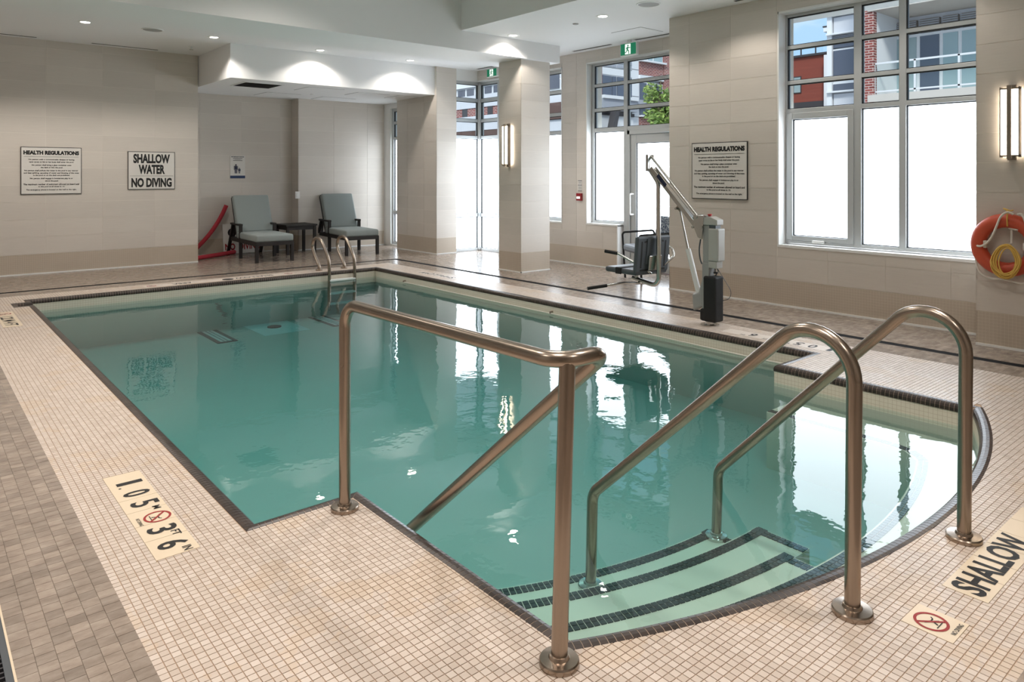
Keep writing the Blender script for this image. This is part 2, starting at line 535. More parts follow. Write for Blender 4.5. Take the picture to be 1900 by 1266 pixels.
def cut(rects, hole):
    out = []
    h0, h1, k0, k1 = hole
    for a0, a1, z0, z1 in rects:
        if h1 <= a0 or h0 >= a1 or k1 <= z0 or k0 >= z1: out.append((a0, a1, z0, z1)); continue
        if a0 < h0: out.append((a0, h0, z0, z1)); a0 = h0
        if a1 > h1: out.append((h1, a1, z0, z1)); a1 = h1
        if z0 < k0: out.append((a0, a1, z0, k0))
        if z1 > k1: out.append((a0, a1, k1, z1))
    return out

def tiles(parent, axis, c, out, a0, a1, z1, joint, pw=0.562, holes=(), z0=0.0, band=True):
    """clad a wall face at axis = c (room on the other side of out): mosaic band below, tiles above"""
    g, th = 0.0022, 0.008
    lo, hi = (c, c + out*th)
    def put(nm, mat, r):
        b0, b1, q0, q1 = r
        if b1-b0 < 0.012 or q1-q0 < 0.012: return
        if axis == 'X': piece(nm, mat, parent, lo, hi, b0, b1, q0, q1)
        else: piece(nm, mat, parent, b0, b1, lo, hi, q0, q1)
    if band and z0 < TROW0:
        rs = [(a0, a1, max(z0, 0.0), TROW0 - g)]
        for h in holes: rs = cut(rs, h)
        for r in rs: put('mosaic_band', 'wall_mosaic', r)
    zs = [TROW0 + k*TROW for k in range(16)]
    k0 = math.floor((a0 - joint)/pw)
    for k in range(k0, k0+40):
        b0, b1 = max(a0, joint + k*pw), min(a1, joint + (k+1)*pw)
        if b1 <= b0:
            if joint + k*pw > a1: break
            continue
        for z in zs:
            q0, q1 = max(z, z0), min(z + TROW, z1)
            if q1 - q0 < 0.012: continue
            rs = [(b0, b1, q0, q1)]
            for h in holes: rs = cut(rs, h)
            for r0, r1, s0, s1 in rs:
                put('wall_tile', 'wall_tile', (r0+(g if r0 > a0+1e-4 else 0), r1-(g if r1 < a1-1e-4 else 0), s0+g, s1-g))

E8 = 0.0025
# back wall with the two signs
wb = struct('wall_back', MB().box(-3, 3.62, 12.1+E8, 13.3, -0.1, ZC), 'grout_wall')
tiles(wb, 'Y', 12.1, 1, -0.6, 3.62, ZC, 1.549, 0.716)
# lounge alcove
wa = struct('wall_alcove', MB().box(3.62, 5.6, 13.03+E8, 13.3, -0.1, ZSOF), 'grout_wall')
tiles(wa, 'Y', 13.03, 1, 3.62, 5.59, ZSOF, 3.93, 0.716)
wa2 = struct('wall_alcove_right', MB().box(5.59+E8, 7.55, 12.75+E8, 13.3, -0.1, ZSOF), 'grout_wall')
tiles(wa2, 'Y', 12.75, 1, 5.59, 7.40, ZSOF, 5.59+0.716, 0.716)
tiles(wa2, 'X', 5.59, 1, 12.75, 13.03, ZSOF, 12.75, 0.4)
# short return with the alcove's tall window
AW = (11.93, 12.50, 0.03, 2.72)
b = MB(); b.box(7.406, 7.60, 12.50, 12.80, -0.1, ZSOF); b.box(7.406, 7.60, 11.8, 12.5, 2.72, ZSOF); b.box(7.406, 7.60, 11.8, 12.5, -0.1, 0.03)
w = struct('wall_alcove_return', b, 'reveal_white')
# pier between alcove and bay
b = MB(); b.box(7.19+E8, 7.62, 10.565+E8, 11.9, -0.1, ZC)
wp = struct('wall_pier', b, 'grout_wall')
tiles(wp, 'X', 7.19, 1, 10.565, 11.9, ZSOF, 10.565+0.40, 0.562)
tiles(wp, 'Y', 10.565, 1, 7.19, 7.62, ZC, 7.19-0.13, 0.562)
# bay: wall over its left pane
b = MB(); b.box(7.62, 8.45, 10.572, 10.85, 3.14, ZC)
struct('wall_bay', b, 'reveal_white')
# recess wall with windows and exit door
b = MB()
xi, xo = 8.1+E8, 8.45
b.box(xi, xo, 5.40, 5.90, -0.1, ZC); b.box(xi, xo, 5.90, 7.79, 3.14, ZC); b.box(xi, xo, 7.16, 7.79, -0.1, 0.655)
b.box(xi, xo, 7.79, 8.33, -0.1, ZC); b.box(xi, xo, 8.33, 9.15, 3.14, ZC); b.box(xi, xo, 8.33, 9.15, -0.1, 0.645)
b.box(xi, xo, 9.15, 9.52, -0.1, ZC); b.box(xi, xo, 9.52, 10.62, 3.14, ZC)
wr = struct('wall_recess', b, 'grout_wall')
H = [(5.90, 7.16, 0, 3.14), (7.16, 7.79, 0.655, 3.14), (8.33, 9.15, 0.645, 3.14), (9.52, 10.62, 0, 3.14)]
tiles(wr, 'X', 8.1, 1, 5.49, 10.56, ZC, 5.196, 0.562, holes=H)
# right wall with the three-light window
b = MB()
xi = 7.165+E8
b.box(xi, 7.50, 4.06, 5.49-E8, -0.1, ZC); b.box(7.45, 8.45, 5.25, 5.49-E8, -0.1, ZC); b.box(xi, 7.50, 1.90, 4.06, -0.1, 0.655); b.box(xi, 7.50, 1.90, 4.06, 3.15, ZC); b.box(xi, 7.50, -3, 1.90, -0.1, ZC)
wr2 = struct('wall_right', b, 'grout_wall')
tiles(wr2, 'X', 7.165, 1, 2.03, 5.49, ZC, 4.071, 0.562, holes=[(1.90, 4.06, 0.655, 3.15)])
tiles(wr2, 'Y', 5.49, -1, 7.165, 8.1, ZC, 7.165, 0.562)
# near right column with sconce and life ring
wc = struct('wall_column_right', MB().box(6.777+E8, 7.3, 0.95, 2.07-E8, -0.1, ZC), 'grout_wall')
tiles(wc, 'X', 6.777, 1, 0.95, 2.07, ZC, 0.95, 0.562)
tiles(wc, 'Y', 2.07, -1, 6.777, 7.165, ZC, 6.777, 0.562)
# free column by the pool
wk = struct('wall_column', MB().box(6.757+E8, 7.32-E8, 7.79+E8, 8.29-E8, -0.1, ZBEAM), 'grout_wall')
tiles(wk, 'X', 6.757, 1, 7.79, 8.29, ZBEAM, 7.79, 0.562)
tiles(wk, 'Y', 7.79, 1, 6.757, 7.32, ZBEAM, 6.757, 0.565)
tiles(wk, 'X', 7.32, -1, 7.79, 8.29, ZBEAM, 7.79, 0.562)
tiles(wk, 'Y', 8.29, -1, 6.757, 7.32, ZBEAM, 6.757, 0.565)
# the sides of the room behind the photographer
struct('wall_left', MB().box(-3.2, -3.0, -3, 13.3, -0.1, ZTOP+.1), 'wall_tile')
struct('wall_front', MB().box(-3.2, 7.5, -3.2, -3.0, -0.1, ZTOP+.1), 'wall_tile')

# pale sealant line at the foot of the walls
def base_line(name, segs):
    b = MB()
    for s in segs: b.box(*s)
    struct(name, b, 'reveal_white')
tk = 0.012
base_line('baseboard_back', [(-0.6, 3.62, 12.1-tk, 12.1, 0, 0.018)])
base_line('baseboard_alcove', [(3.62, 5.59, 13.03-tk, 13.03, 0, 0.016), (5.59, 7.4, 12.75-tk, 12.75, 0, 0.016), (7.19-tk, 7.19, 10.565, 11.9, 0, 0.014), (7.19, 7.62, 10.565-tk, 10.565, 0, 0.014)])
base_line('baseboard_right', [(7.165-tk, 7.165, 2.07, 5.49, 0, 0.018), (6.777-tk, 6.777, 0.95, 2.07, 0, 0.018)])
base_line('baseboard_recess', [(8.1-tk, 8.1, 7.16, 9.52, 0, 0.016)])
base_line('baseboard_column', [(6.757-tk, 6.757, 7.79-tk, 8.29, 0, 0.014), (6.757-tk, 7.32, 7.79-tk, 7.79, 0, 0.014)])

# ceilings
struct('ceiling', MB().box(5.75, 8.6, -3, 8.7, ZC, ZC+0.1), 'ceiling_paint')
struct('ceiling_back', MB().box(-3, 8.6, 8.6, 13.3, ZC, ZC+0.1), 'ceiling_paint')
struct('ceiling_beam', MB().box(-3, 7.46, 7.72, 8.6, ZBEAM, ZTOP), 'ceiling_paint')
b = MB(); b.box(-3, 5.75, -3, 7.72, ZTOP, ZTOP+0.1); b.box(5.65, 5.75, -3, 7.72, ZC, ZTOP)
struct('ceiling_coffer', b, 'ceiling_paint')
struct('ceiling_soffit', MB().box(3.63, 7.41, 10.63, 13.05, ZSOF, ZC), 'ceiling_paint')

# ------------------------------------------------------------------ windows and door
def bars(parent, axis, c, depth, rects, nm, mat='frame_alu'):
    for a0, a1, z0, z1 in rects:
        m = MB()
        k_ = .004 if nm == 'transom' else 0.0
        m.box(c+k_, c+depth-k_, a0, a1, z0, z1) if axis == 'X' else m.box(a0, a1, c+k_, c+depth-k_, z0, z1)
        link(nm, m.mesh(nm), mat, parent, bevel=0.004)
def pane(parent, axis, c, depth, r, kind, gk=0.010):
    a0, a1, z0, z1 = r
    if a0 > a1: a0, a1 = a1, a0
    m = MB(); th = 0.006; f = c + depth*0.55
    m.box(f, f+th, a0, a1, z0, z1) if axis == 'X' else m.box(a0, a1, f, f+th, z0, z1)
    o = link('glass_pane', m.mesh('glass_pane'), 'frosted_glass' if kind == 'f' else 'clear_glass', parent)
    g = MB(); e0, e1 = c + depth*0.20, c + depth*0.54
    for q in ((a0, a1, z1-gk, z1), (a0, a1, z0, z0+gk*.7), (a0, a0+gk*.7, z0, z1), (a1-gk, a1, z0, z1)):
        g.box(e0, e1, q[0], q[1], q[2], q[3]) if axis == 'X' else g.box(q[0], q[1], e0, e1, q[2], q[3])
    link('gasket', g.mesh('gasket'), 'gasket', o)
def win(name, label):
    e = bpy.data.objects.new(name, None); COL.objects.link(e); tag(e, label, kind='structure'); return e

# window 1: right wall, three lights over frosted panes
C1, D1 = 7.30, 0.08
Y1 = lambda u: onX(u, 325, C1).y
Z1 = lambda u, v: onX(u, v, C1).z
w1 = win('window_1', 'tall right wall window with casement and frosted lower panes')
yl, ya0, ya1, yb0, yb1, yr = Y1(1456.5), Y1(1584), Y1(1598), Y1(1668), Y1(1681), 1.92
zt = [(Z1(1458, 93), Z1(1458, 86)), (Z1(1458, 158), Z1(1458, 151)), (Z1(1458, 211), Z1(1458, 203))]
zb, zh = Z1(1458, 450), 3.13
bars(w1, 'X', C1, D1, [(ya1, ya0, zb, zh), (yb1, yb0, zb, zh), (yl-0.025, yl, zb, zh), (yr, yr+0.03, zb, zh)], 'mullion')
bars(w1, 'X', C1, D1, [(yr, yl, zh-0.03, zh), (yr, yl, zb, zb+0.035)] + [(yr, yl, a, c_) for a, c_ in zt], 'transom')
zr = [(zt[0][1], zh-0.03), (zt[1][1], zt[0][0]), (zt[2][1], zt[1][0])]
for q0, q1 in zr:
    for a0, a1 in ((ya0, yl-0.025), (yb0, ya1), (yr+0.03, yb1)):
        pane(w1, 'X', C1, D1, (a0, a1, q0, q1), 'c')
pane(w1, 'X', C1, D1, (yb0, ya1, zb+0.035, zt[2][0]), 'f'); pane(w1, 'X', C1, D1, (yr+0.03, yb1, zb+0.035, zt[2][0]), 'f')
# the casement sash
s0, s1, q0, q1 = Y1(1573), Y1(1471), Z1(1471, 437), Z1(1471, 222)
bars(w1, 'X', C1-0.012, 0.06, [(ya0, s0, zb+.035, zt[2][0]), (s1, yl-.025, zb+.035, zt[2][0]), (s0, s1, zb+.035, q0), (s0, s1, q1, zt[2][0])], 'sash_rail')
pane(w1, 'X', C1, 0.05, (s0, s1, q0, q1), 'f')
hp = onX(1518, 449, C1-0.03)
h_ = MB().box(C1-0.05, C1-0.012, hp.y-0.06, hp.y+0.06, hp.z-0.018, hp.z+0.012)
link('casement_handle', h_.mesh('casement_handle'), 'white_paint', w1, bevel=0.006)
# white reveals
b = MB(); b.box(7.160, C1+.05, 1.90, 4.06, 0.63, 0.657); b.box(7.163, C1+.05, 4.045, 4.06, 0.655, 3.15); b.box(7.163, C1+.05, 1.90, 4.06, 3.13, 3.15)
tag(link('trim_1', b.mesh('trim_1'), 'reveal_white'), kind='structure')

# window 2: recess window and exit door
C2, D2 = 8.20, 0.08
Y2 = lambda u: onX(u, 325, C2).y
Z2 = lambda u, v: onX(u, v, C2).z
w2 = win('window_2', 'recess window of clear panes over frosted panes beside exit door')
yl, ya0, ya1, yr = Y2(1098.5), Y2(1157), Y2(1164), 5.92
zh = 3.12
zt = [(Z2(1104, 162.5), Z2(1104, 157)), (Z2(1104, 208), Z2(1104, 202)), (Z2(1104, 246), Z2(1104, 238.5))]
bars(w2, 'X', C2, D2, [(yl-0.045, yl, 0.655, zh), (ya1, ya0, 0.0, zh), (yr, yr+0.05, 0, zh)], 'mullion')
bars(w2, 'X', C2, D2, [(yr, yl, zh-0.03, zh), (ya0, yl, 0.655, 0.70)] + [(yr, yl, a, c_) for a, c_ in zt], 'transom')
for q0, q1 in ((zt[0][1], zh-.03), (zt[1][1], zt[0][0]), (zt[2][1], zt[1][0])):
    pane(w2, 'X', C2, D2, (ya0, yl-.045, q0, q1), 'c'); pane(w2, 'X', C2, D2, (yr+.05, ya1, q0, q1), 'c')
pane(w2, 'X', C2, D2, (ya0, yl-.045, .70, zt[2][0]), 'f')
# exit door
d1 = bpy.data.objects.new('door_1', None); COL.objects.link(d1); tag(d1, 'aluminium exit door with one tall frosted pane', kind='structure')
dt = zt[2][0]; dy1, dy0 = ya1, yr+.05
bars(d1, 'X', C2-.01, .09, [(dy1-.05, dy1, 0, dt), (dy0, dy0+.05, 0, dt), (dy0, dy1, dt-.06, dt)], 'door_frame')
bars(d1, 'X', C2+.01, .05, [(dy1-.16, dy1-.055, .01, dt-.065), (dy0+.055, dy0+.16, .01, dt-.065)], 'stile')
bars(d1, 'X', C2+.01, .05, [(dy0+.16, dy1-.16, dt-.19, dt-.065), (dy0+.16, dy1-.16, .01, .22)], 'rail')
pane(d1, 'X', C2+.01, .05, (dy0+.16, dy1-.16, .22, dt-.19), 'f')
hy = dy1-.11
p0, p1 = onX(1177, 360, C2).z, onX(1177, 398, C2).z
hd = MB().tube(round_path([(C2+.01, hy, p0), (C2-.07, hy, p0), (C2-.07, hy, p1), (C2+.01, hy, p1)], 0.02), 0.011, 10)
link('pull_handle', hd.mesh('pull_handle'), 'white_paint', d1, smooth=True)
cl = MB().box(C2-.07, C2, dy0+.1, dy0+.42, dt-.055, dt+.0)
link('door_closer', cl.mesh('door_closer'), 'frame_alu', d1, bevel=.006)
b = MB(); b.box(8.092, C2+.05, 7.145, 7.79, 0.635, 0.66); b.box(8.094, C2+.05, 7.775, 7.79, 0.655, 3.14); b.box(8.094, C2+.05, 5.9, 7.79, 3.12, 3.14)
b.box(8.094, C2, 7.145, 7.162, 0.0, 0.65)
tag(link('trim_2', b.mesh('trim_2'), 'reveal_white'), kind='structure')

# window 3: narrow light half behind the column
w3 = win('window_3', 'window partly hidden behind the free column')
yr, yl = 8.345, 9.14
zt = [(Z2(1040, 173.5), Z2(1040, 167)), (Z2(1040, 215), Z2(1040, 209)), (Z2(1040, 249), Z2(1040, 243))]
bars(w3, 'X', C2, D2, [(yr, yr+.04, .65, 3.12), (yl-.04, yl, .65, 3.12)], 'mullion')
bars(w3, 'X', C2, D2, [(yr, yl, 3.07, 3.12), (yr, yl, .65, .70)] + [(yr, yl, a, c_) for a, c_ in zt], 'transom')
for q0, q1, k in ((zt[0][1], 3.07, 'c'), (zt[1][1], zt[0][0], 'c'), (zt[2][1], zt[1][0], 'c'), (.70, zt[2][0], 'f')):
    pane(w3, 'X', C2, D2, (yr+.04, yl-.04, q0, q1), k)
b = MB(); b.box(8.092, C2+.05, 8.33, 9.15, .625, .65); b.box(8.094, C2+.05, 8.33, 9.15, 3.12, 3.14); b.box(8.094, C2+.05, 8.33, 8.345, .645, 3.14); b.box(8.094, C2+.05, 9.14, 9.15, .645, 3.14)
tag(link('trim_3', b.mesh('trim_3'), 'reveal_white'), kind='structure')

# window 4: glazed bay corner
w4 = win('window_4', 'floor to ceiling glazed bay corner between pier and column')
CY = 10.64
zq = lambda v: onY(884, v, CY).z
zt = [(zq(190), zq(183.5)), (zq(227), zq(221.5)), (zq(258), zq(252.5)), (zq(402), zq(396))]
xl, xr = 7.63, 8.20
bars(w4, 'Y', CY, .08, [(xl, xl+.03, 0, 3.12)], 'mullion')
bars(w4, 'Y', CY, .08, [(xl, xr, 3.07, 3.13), (xl, xr, 0.0, .05)] + [(xl, xr, a, c_) for a, c_ in zt], 'transom')
m = MB().box(8.17, 8.29, 10.60, 10.73, 0, 3.14); link('corner_post', m.mesh('corner_post'), 'frame_alu', w4, bevel=.02)
bars(w4, 'X', 8.20, .08, [(9.53, 9.60, 0, 3.12), (10.05, 10.11, 0, 3.12)], 'mullion')
bars(w4, 'X', 8.20, .08, [(9.53, 10.60, 3.07, 3.13), (9.53, 10.60, 0.0, .05)] + [(9.53, 10.60, a, c_) for a, c_ in zt], 'transom')
lev = [(.05, zt[3][0], 'f'), (zt[3][1], zt[2][0], 'f'), (zt[2][1], zt[1][0], 'c'), (zt[1][1], zt[0][0], 'c'), (zt[0][1], 3.07, 'c')]
for q0, q1, k in lev:
    pane(w4, 'Y', CY, .08, (xl+.03, 8.17, q0, q1), k)
    pane(w4, 'X', 8.20, .08, (10.11, 10.60, q0, q1), k)
    pane(w4, 'X', 8.20, .08, (9.60, 10.05, q0, q1), k)
b = MB(); b.box(7.62, 8.3, 10.572, 10.66, 3.12, 3.14); b.box(8.1, 8.25, 9.52, 10.62, 3.12, 3.14)
tag(link('trim_4', b.mesh('trim_4'), 'reveal_white'), kind='structure')

# window 5: sliver of glazing at the end of the alcove
w5 = win('window_5', 'slim alcove window beside the reclining chairs')
zq = lambda v: onX(722, v, 7.46).z
bars(w5, 'X', 7.44, .08, [(12.44, 12.50, .03, 2.72), (11.88, 11.93, .03, 2.72)], 'mullion')
zt = [(zq(232), zq(227)), (zq(260), zq(255.5)), (zq(396), zq(390))]
bars(w5, 'X', 7.44, .08, [(11.9, 12.5, 2.66, 2.72), (11.9, 12.5, .03, .08)] + [(11.9, 12.5, a, c_) for a, c_ in zt], 'transom')
for q0, q1, k in ((.08, zt[2][0], 'f'), (zt[2][1], zt[1][0], 'f'), (zt[1][1], zt[0][0], 'c'), (zt[0][1], 2.66, 'c')):
    pane(w5, 'X', 7.44, .08, (11.93, 12.44, q0, q1), k)

# =================================================================== POOL, DECK, FLOOR
XL, XS, XA, XR, YN, YA, YF = 1.03, 1.49, 4.96, 5.50, 2.83, 2.75, 9.69
AC, AR = (3.26, 5.10), 4.0                              # centre and radius of the curved edge
ang0 = math.acos((XS-AC[0])/AR); ang1 = math.acos((XA-AC[0])/AR)
arc = [(AC[0] + AR*math.cos(-a), AC[1] + AR*math.sin(-a)) for a in [ang0 + (ang1-ang0)*k/64 for k in range(65)]]
notch = [(XL, 9.50), (0.89, 9.50), (0.89, 9.20), (XL, 9.20)]
# outline of the pool edge on the deck, anticlockwise
OUT = [(XL, YN), (XS, YN)] + arc + [(XA, YA), (XR, YA), (XR, YF), (1.03, YF)] + notch
ZW, ZFL = -0.13, -0.62                                  # water level, pool floor (as seen through the water)

def inset(poly, d):
    n = len(poly); res = []
    for k in range(n):
        a, b_, c_ = Vector(poly[k-1]), Vector(poly[k]), Vector(poly[(k+1) % n])
        d1, d2 = (b_-a).normalized(), (c_-b_).normalized()
        n1, n2 = Vector((-d1.y, d1.x)), Vector((-d2.y, d2.x))
        m_ = n1 + n2; m_ = m_ / max(0.2, m_.dot(n1)) if m_.length > 1e-6 else n1
        res.append((b_.x + m_.x*d, b_.y + m_.y*d))
    return res

def fill(outer, holes, z):
    import bmesh
    bm = bmesh.new(); es = []
    for loop in [outer] + holes:
        vs = [bm.verts.new((x, y, z)) for x, y in loop]
        es += [bm.edges.new((vs[k-1], vs[k])) for k in range(len(vs))]
    bmesh.ops.triangle_fill(bm, edges=es, use_beauty=True)
    bmesh.ops.recalc_face_normals(bm, faces=bm.faces)
    if sum(f.normal.z for f in bm.faces) < 0: bmesh.ops.reverse_faces(bm, faces=bm.faces)
    me = bpy.data.meshes.new('fill'); bm.to_mesh(me); bm.free(); return me

DX0, DX1, DY0, DY1 = 0.545, 5.91, 0.62, 10.05            # the white deck
deck = link('floor_deck', fill([(DX0, DY0), (DX1, DY0), (DX1, DY1), (DX0, DY1)], [OUT], -0.003), 'deck_grout')
tag(deck, 'white mosaic pool deck', kind='structure')

# dark trench drain round the deck
GX0, GX1, GX2, GX3, GYF0, GYF1 = 0.14, 0.235, 6.215, 6.315, 10.36, 10.46
b = MB()
b.box(-3, GX0, -3, 13.3, -0.1, 0); b.box(GX1, DX0, -3, GYF0, -0.1, 0); b.box(DX0, DX1, -3, DY0, -0.1, 0)
b.box(DX1, GX2, -3, GYF0, -0.1, 0); b.box(DX0, DX1, DY1, GYF0, -0.1, 0)
b.box(GX0, 9.0, GYF1, 13.3, -0.1, 0); b.box(GX3, 9.0, -3, GYF1, -0.1, 0)
fl = struct('floor', b, 'floor_mosaic', 'grey brown mosaic floor')
tr_ = Thing('trench_drain', 'black slotted trench drain running round the white pool deck', 'drain', (GX0, 2.2, -0.05))
b = MB(); b.box(GX0, GX1, -3, GYF1, -0.06, -0.03); b.box(GX0, GX3, GYF0, GYF1, -0.06, -0.03); b.box(GX2, GX3, -3, GYF0, -0.06, -0.03)
tr_.part('channel', b, 'black')
b = MB()
b.box(GX2, GX3, -3, GYF0, -0.03, -0.002); b.box(GX1-.03, GX3, GYF0, GYF1, -0.03, -0.002)
tr_.part('cover_strip', b, 'drain_black')
b = MB(); b.box(GX1-.018, GX1, -1, GYF0, -0.03, 0.0); b.box(GX0, GX0+.018, -1, GYF0, -0.03, 0.0)
tr_.part('edge_frame', b, 'plastic_grey')
b = MB().box(GX1, GX1+.006, -1, GYF0, -0.02, 0.002); tr_.part('sealant', b, 'sign_cream')
gm = MB()
for k in range(200):
    y = 1.6 + k*0.025; gm.box(GX0+.018, GX1-.018, y, y+.007, -0.025, -0.004)
gm.box(GX0+.045, GX0+.052, 1.6, 6.6, -0.025, -0.004)
tr_.part('grate_bars', gm, 'bld_dark', kind='stuff')

# pieces of the deck mosaic: printed sign tiles leave their own gaps
SIGN_RECTS = []
def clip_half(poly, p, n):
    """keep the side of the line through p where n . (q - p) >= 0"""
    out = []
    for k in range(len(poly)):
        a, c_ = poly[k-1], poly[k]
        da = (a[0]-p[0])*n[0] + (a[1]-p[1])*n[1]; dc = (c_[0]-p[0])*n[0] + (c_[1]-p[1])*n[1]
        if (da >= 0) != (dc >= 0):
            s = da/(da-dc); out.append((a[0]+(c_[0]-a[0])*s, a[1]+(c_[1]-a[1])*s))
        if dc >= 0: out.append(c_)
    return out
TP, TG = 0.0268, 0.0030
sgn105 = (0.70, 0.855, 2.825, 3.75)
sgn122 = (0.70, 0.855, 8.05, 8.95)
sgnSH = (2.705, 3.60, 0.79, 0.93)
sgnND = (2.392, 2.532, 0.79, 0.94)
SIGN_RECTS += [sgn105, sgn122, sgnSH, sgnND]
field, solo = [], []
def in_alcove(x, y): return XS < x < XA and y < YA+.001 and (x-AC[0])**2 + (y-AC[1])**2 < AR*AR
nx, ny = int((DX1-DX0)/TP), int((DY1-DY0)/TP)
for i in range(nx+1):
    for j in range(ny+1):
        x0, y0 = DX0 + i*TP, DY0 + j*TP
        x1, y1 = min(x0+TP-TG, DX1), min(y0+TP-TG, DY1)
        if x1-x0 < .004 or y1-y0 < .004: continue
        rs = [(x0, x1, y0, y1)]
        for h in [(XL, XR, YN, YF), (XS, XA, 1.52, YN+.01), (XA-.01, XR, YA, YN+.01), (0.89, XL+.01, 9.20, 9.50)] + SIGN_RECTS:
            rs = cut(rs, h)
        for a0, a1, c0, c1 in rs:
            if a1-a0 < .004 or c1-c0 < .004: continue
            P = [(a0, c0), (a1, c0), (a1, c1), (a0, c1)]
            if c0 < 1.6 and XS-.05 < a0 < XA+.05:
                mx, my = (a0+a1)/2 - AC[0], (c0+c1)/2 - AC[1]; L = math.hypot(mx, my); ux, uy = mx/L, my/L
                if c0 < 1.53: P = clip_half(P, (AC[0]+ux*AR, AC[1]+uy*AR), (ux, uy))
                if len(P) < 3: continue
            cx_, cy_ = sum(p[0] for p in P)/len(P), sum(p[1] for p in P)/len(P)
            d = FWD.x*cx_ + FWD.y*cy_
            if d < 0.5: continue
            uu = CX + FPX*(RGT.x*cx_ + RGT.y*cy_)/d; vv = HOR + FPX*CAM_H/d
            vis = -20 < uu < 1920 and vv < 1290
            (solo if (vis and len(P) == 4 and abs(a1-a0-(TP-TG)) < 1e-4 and abs(c1-c0-(TP-TG)) < 1e-4) else field).append((d, P, uu, vv))
solo.sort(key=lambda q: q[0])
field += solo[300:]
tme = MB().box(-(TP-TG)/2, (TP-TG)/2, -(TP-TG)/2, (TP-TG)/2, -0.005, 0.0).mesh('mosaic_tile'); tme.materials.append(M('deck_tile'))
for d, P, uu, vv in solo[:300]:
    o = bpy.data.objects.new('mosaic_tile', tme); COL.objects.link(o); o.parent = deck
    o.location = ((P[0][0]+P[2][0])/2, (P[0][1]+P[2][1])/2, 0.0)
fm = MB()
for d, P, uu, vv in field:
    n = len(P); i0 = len(fm.v)
    fm.v += [(x, y, 0.0) for x, y in P] + [(x, y, -0.004) for x, y in P]
    fm.f.append(tuple(range(i0, i0+n)))
    for k in range(n): fm.f.append((i0+k, i0+n+k, i0+n+(k+1) % n, i0+(k+1) % n))
o = link('mosaic_tile_field', fm.mesh('mosaic_tile_field'), 'deck_tile_field', deck); o['kind'] = 'stuff'

# brown-grey floor pieces beside the deck, nearest first
FP = 0.0505
grey = []
for (gx0, gx1, gy0, gy1) in ((GX1+.006, DX0, 1.4, 5.2), (-0.4, GX0, 2.2, 5.2)):
    x = gx0; row = 0
    nxg = int(round((gx1-gx0)/FP)); px = (gx1-gx0)/nxg
    for i in range(nxg):
        for j in range(int((gy1-gy0)/FP)):
            y = gy0 + j*FP + (0.5*FP if i % 2 else 0)
            grey.append((FWD.x*(gx0+i*px) + FWD.y*y, gx0+i*px, gx0+(i+1)*px-.0016, y, y+FP-.0016))
def vis_pt(x, y):
    d = FWD.x*x + FWD.y*y
    if d < .5: return False
    return -25 < CX + FPX*(RGT.x*x + RGT.y*y)/d < 1925 and HOR + FPX*CAM_H/d < 1290
gv = sorted([g for g in grey if vis_pt(g[1], g[3])]); gh = [g for g in grey if not vis_pt(g[1], g[3])]
for d, a0, a1, c0, c1 in gv[:300]:
    piece('floor_tile', 'floor_tile', fl, a0, a1, c0, c1, -0.004, 0.0025)
fm = MB()
for d, a0, a1, c0, c1 in gv[300:] + gh: fm.box(a0, a1, c0, c1, -0.004, 0.0025)
o = link('floor_tile_field', fm.mesh('floor_tile_field'), 'floor_tile_field', fl); o['kind'] = 'stuff'

# bullnose edge: one dark tile after another along the outline
edge = struct('floor_pool_edge', MB().box(0.9, 0.905, 2.6, 2.605, -0.02, -0.01), 'edge_grout', 'dark bullnose tile edge of the pool')
PROF = [(0.0, -0.012), (0.0, 0.001), (0.014, 0.0035), (0.030, 0.003), (0.044, -0.001), (0.054, -0.010), (0.060, -0.024), (0.060, -0.044), (0.040, -0.044)]
INS = inset(OUT, 1.0)
segs = []
# walk straight runs and the arc as separate runs
runs = [[OUT[0], OUT[1]], [OUT[1], arc[0]], arc, [arc[-1], (XA, YA)], [(XA, YA), (XR, YA)], [(XR, YA), (XR, YF)], [(XR, YF), (1.03, YF)],
        [(1.03, YF), notch[0]], [notch[0], notch[1]], [notch[1], notch[2]], [notch[2], notch[3]], [notch[3], OUT[0]]]
def corner_sign(k):
    a, b_, c_ = runs[k][-2], runs[k][-1], runs[(k+1) % len(runs)][1]
    return (b_[0]-a[0])*(c_[1]-b_[1]) - (b_[1]-a[1])*(c_[0]-b_[0])
pieces_ = []
for k, run in enumerate(runs):
    if len(run) == 2:
        a, b_ = Vector(run[0]), Vector(run[1]); L = (b_-a).length; dirv = (b_-a)/L; nrm = Vector((-dirv.y, dirv.x))
        s0 = 1 if corner_sign(k-1) > 0 else -1            # convex corners shorten the inner line, concave lengthen
        s1 = 1 if corner_sign(k) > 0 else -1
        n = max(1, round(L/TP)); st = L/n
        for i in range(n):
            sec = []
            for e, lim in ((i*st + .0015, 0), ((i+1)*st - .0015, 1)):
                pts = []
                for pn, pz in PROF:
                    q = e
                    q = max(q, s0*pn) if s0 > 0 else (q + (-pn if i == 0 and lim == 0 else 0))
                    if s1 > 0: q = min(q, L - pn)
                    elif i == n-1 and lim == 1: q = q + pn
                    p = a + dirv*q + nrm*pn; pts.append((p.x, p.y, pz))
                sec.append(pts)
            pieces_.append(sec)
    else:
        n = round(AR*abs(ang1-ang0)/TP)
        for i in range(n):
            sec = []
            for q in (i + .06, i + 1 - .06):
                an = -(ang0 + (ang1-ang0)*q/n)
                sec.append([(AC[0] + (AR-pn)*math.cos(an), AC[1] + (AR-pn)*math.sin(an), pz) for pn, pz in PROF])
            pieces_.append(sec)
def sec_mesh(mb, sec):
    i0 = len(mb.v); n = len(PROF); mb.v += sec[0] + sec[1]
    for k in range(n): mb.f.append((i0+k, i0+(k+1) % n, i0+n+(k+1) % n, i0+n+k))
    mb.f.append(tuple(i0+n-1-k for k in range(n))); mb.f.append(tuple(i0+n+k for k in range(n)))
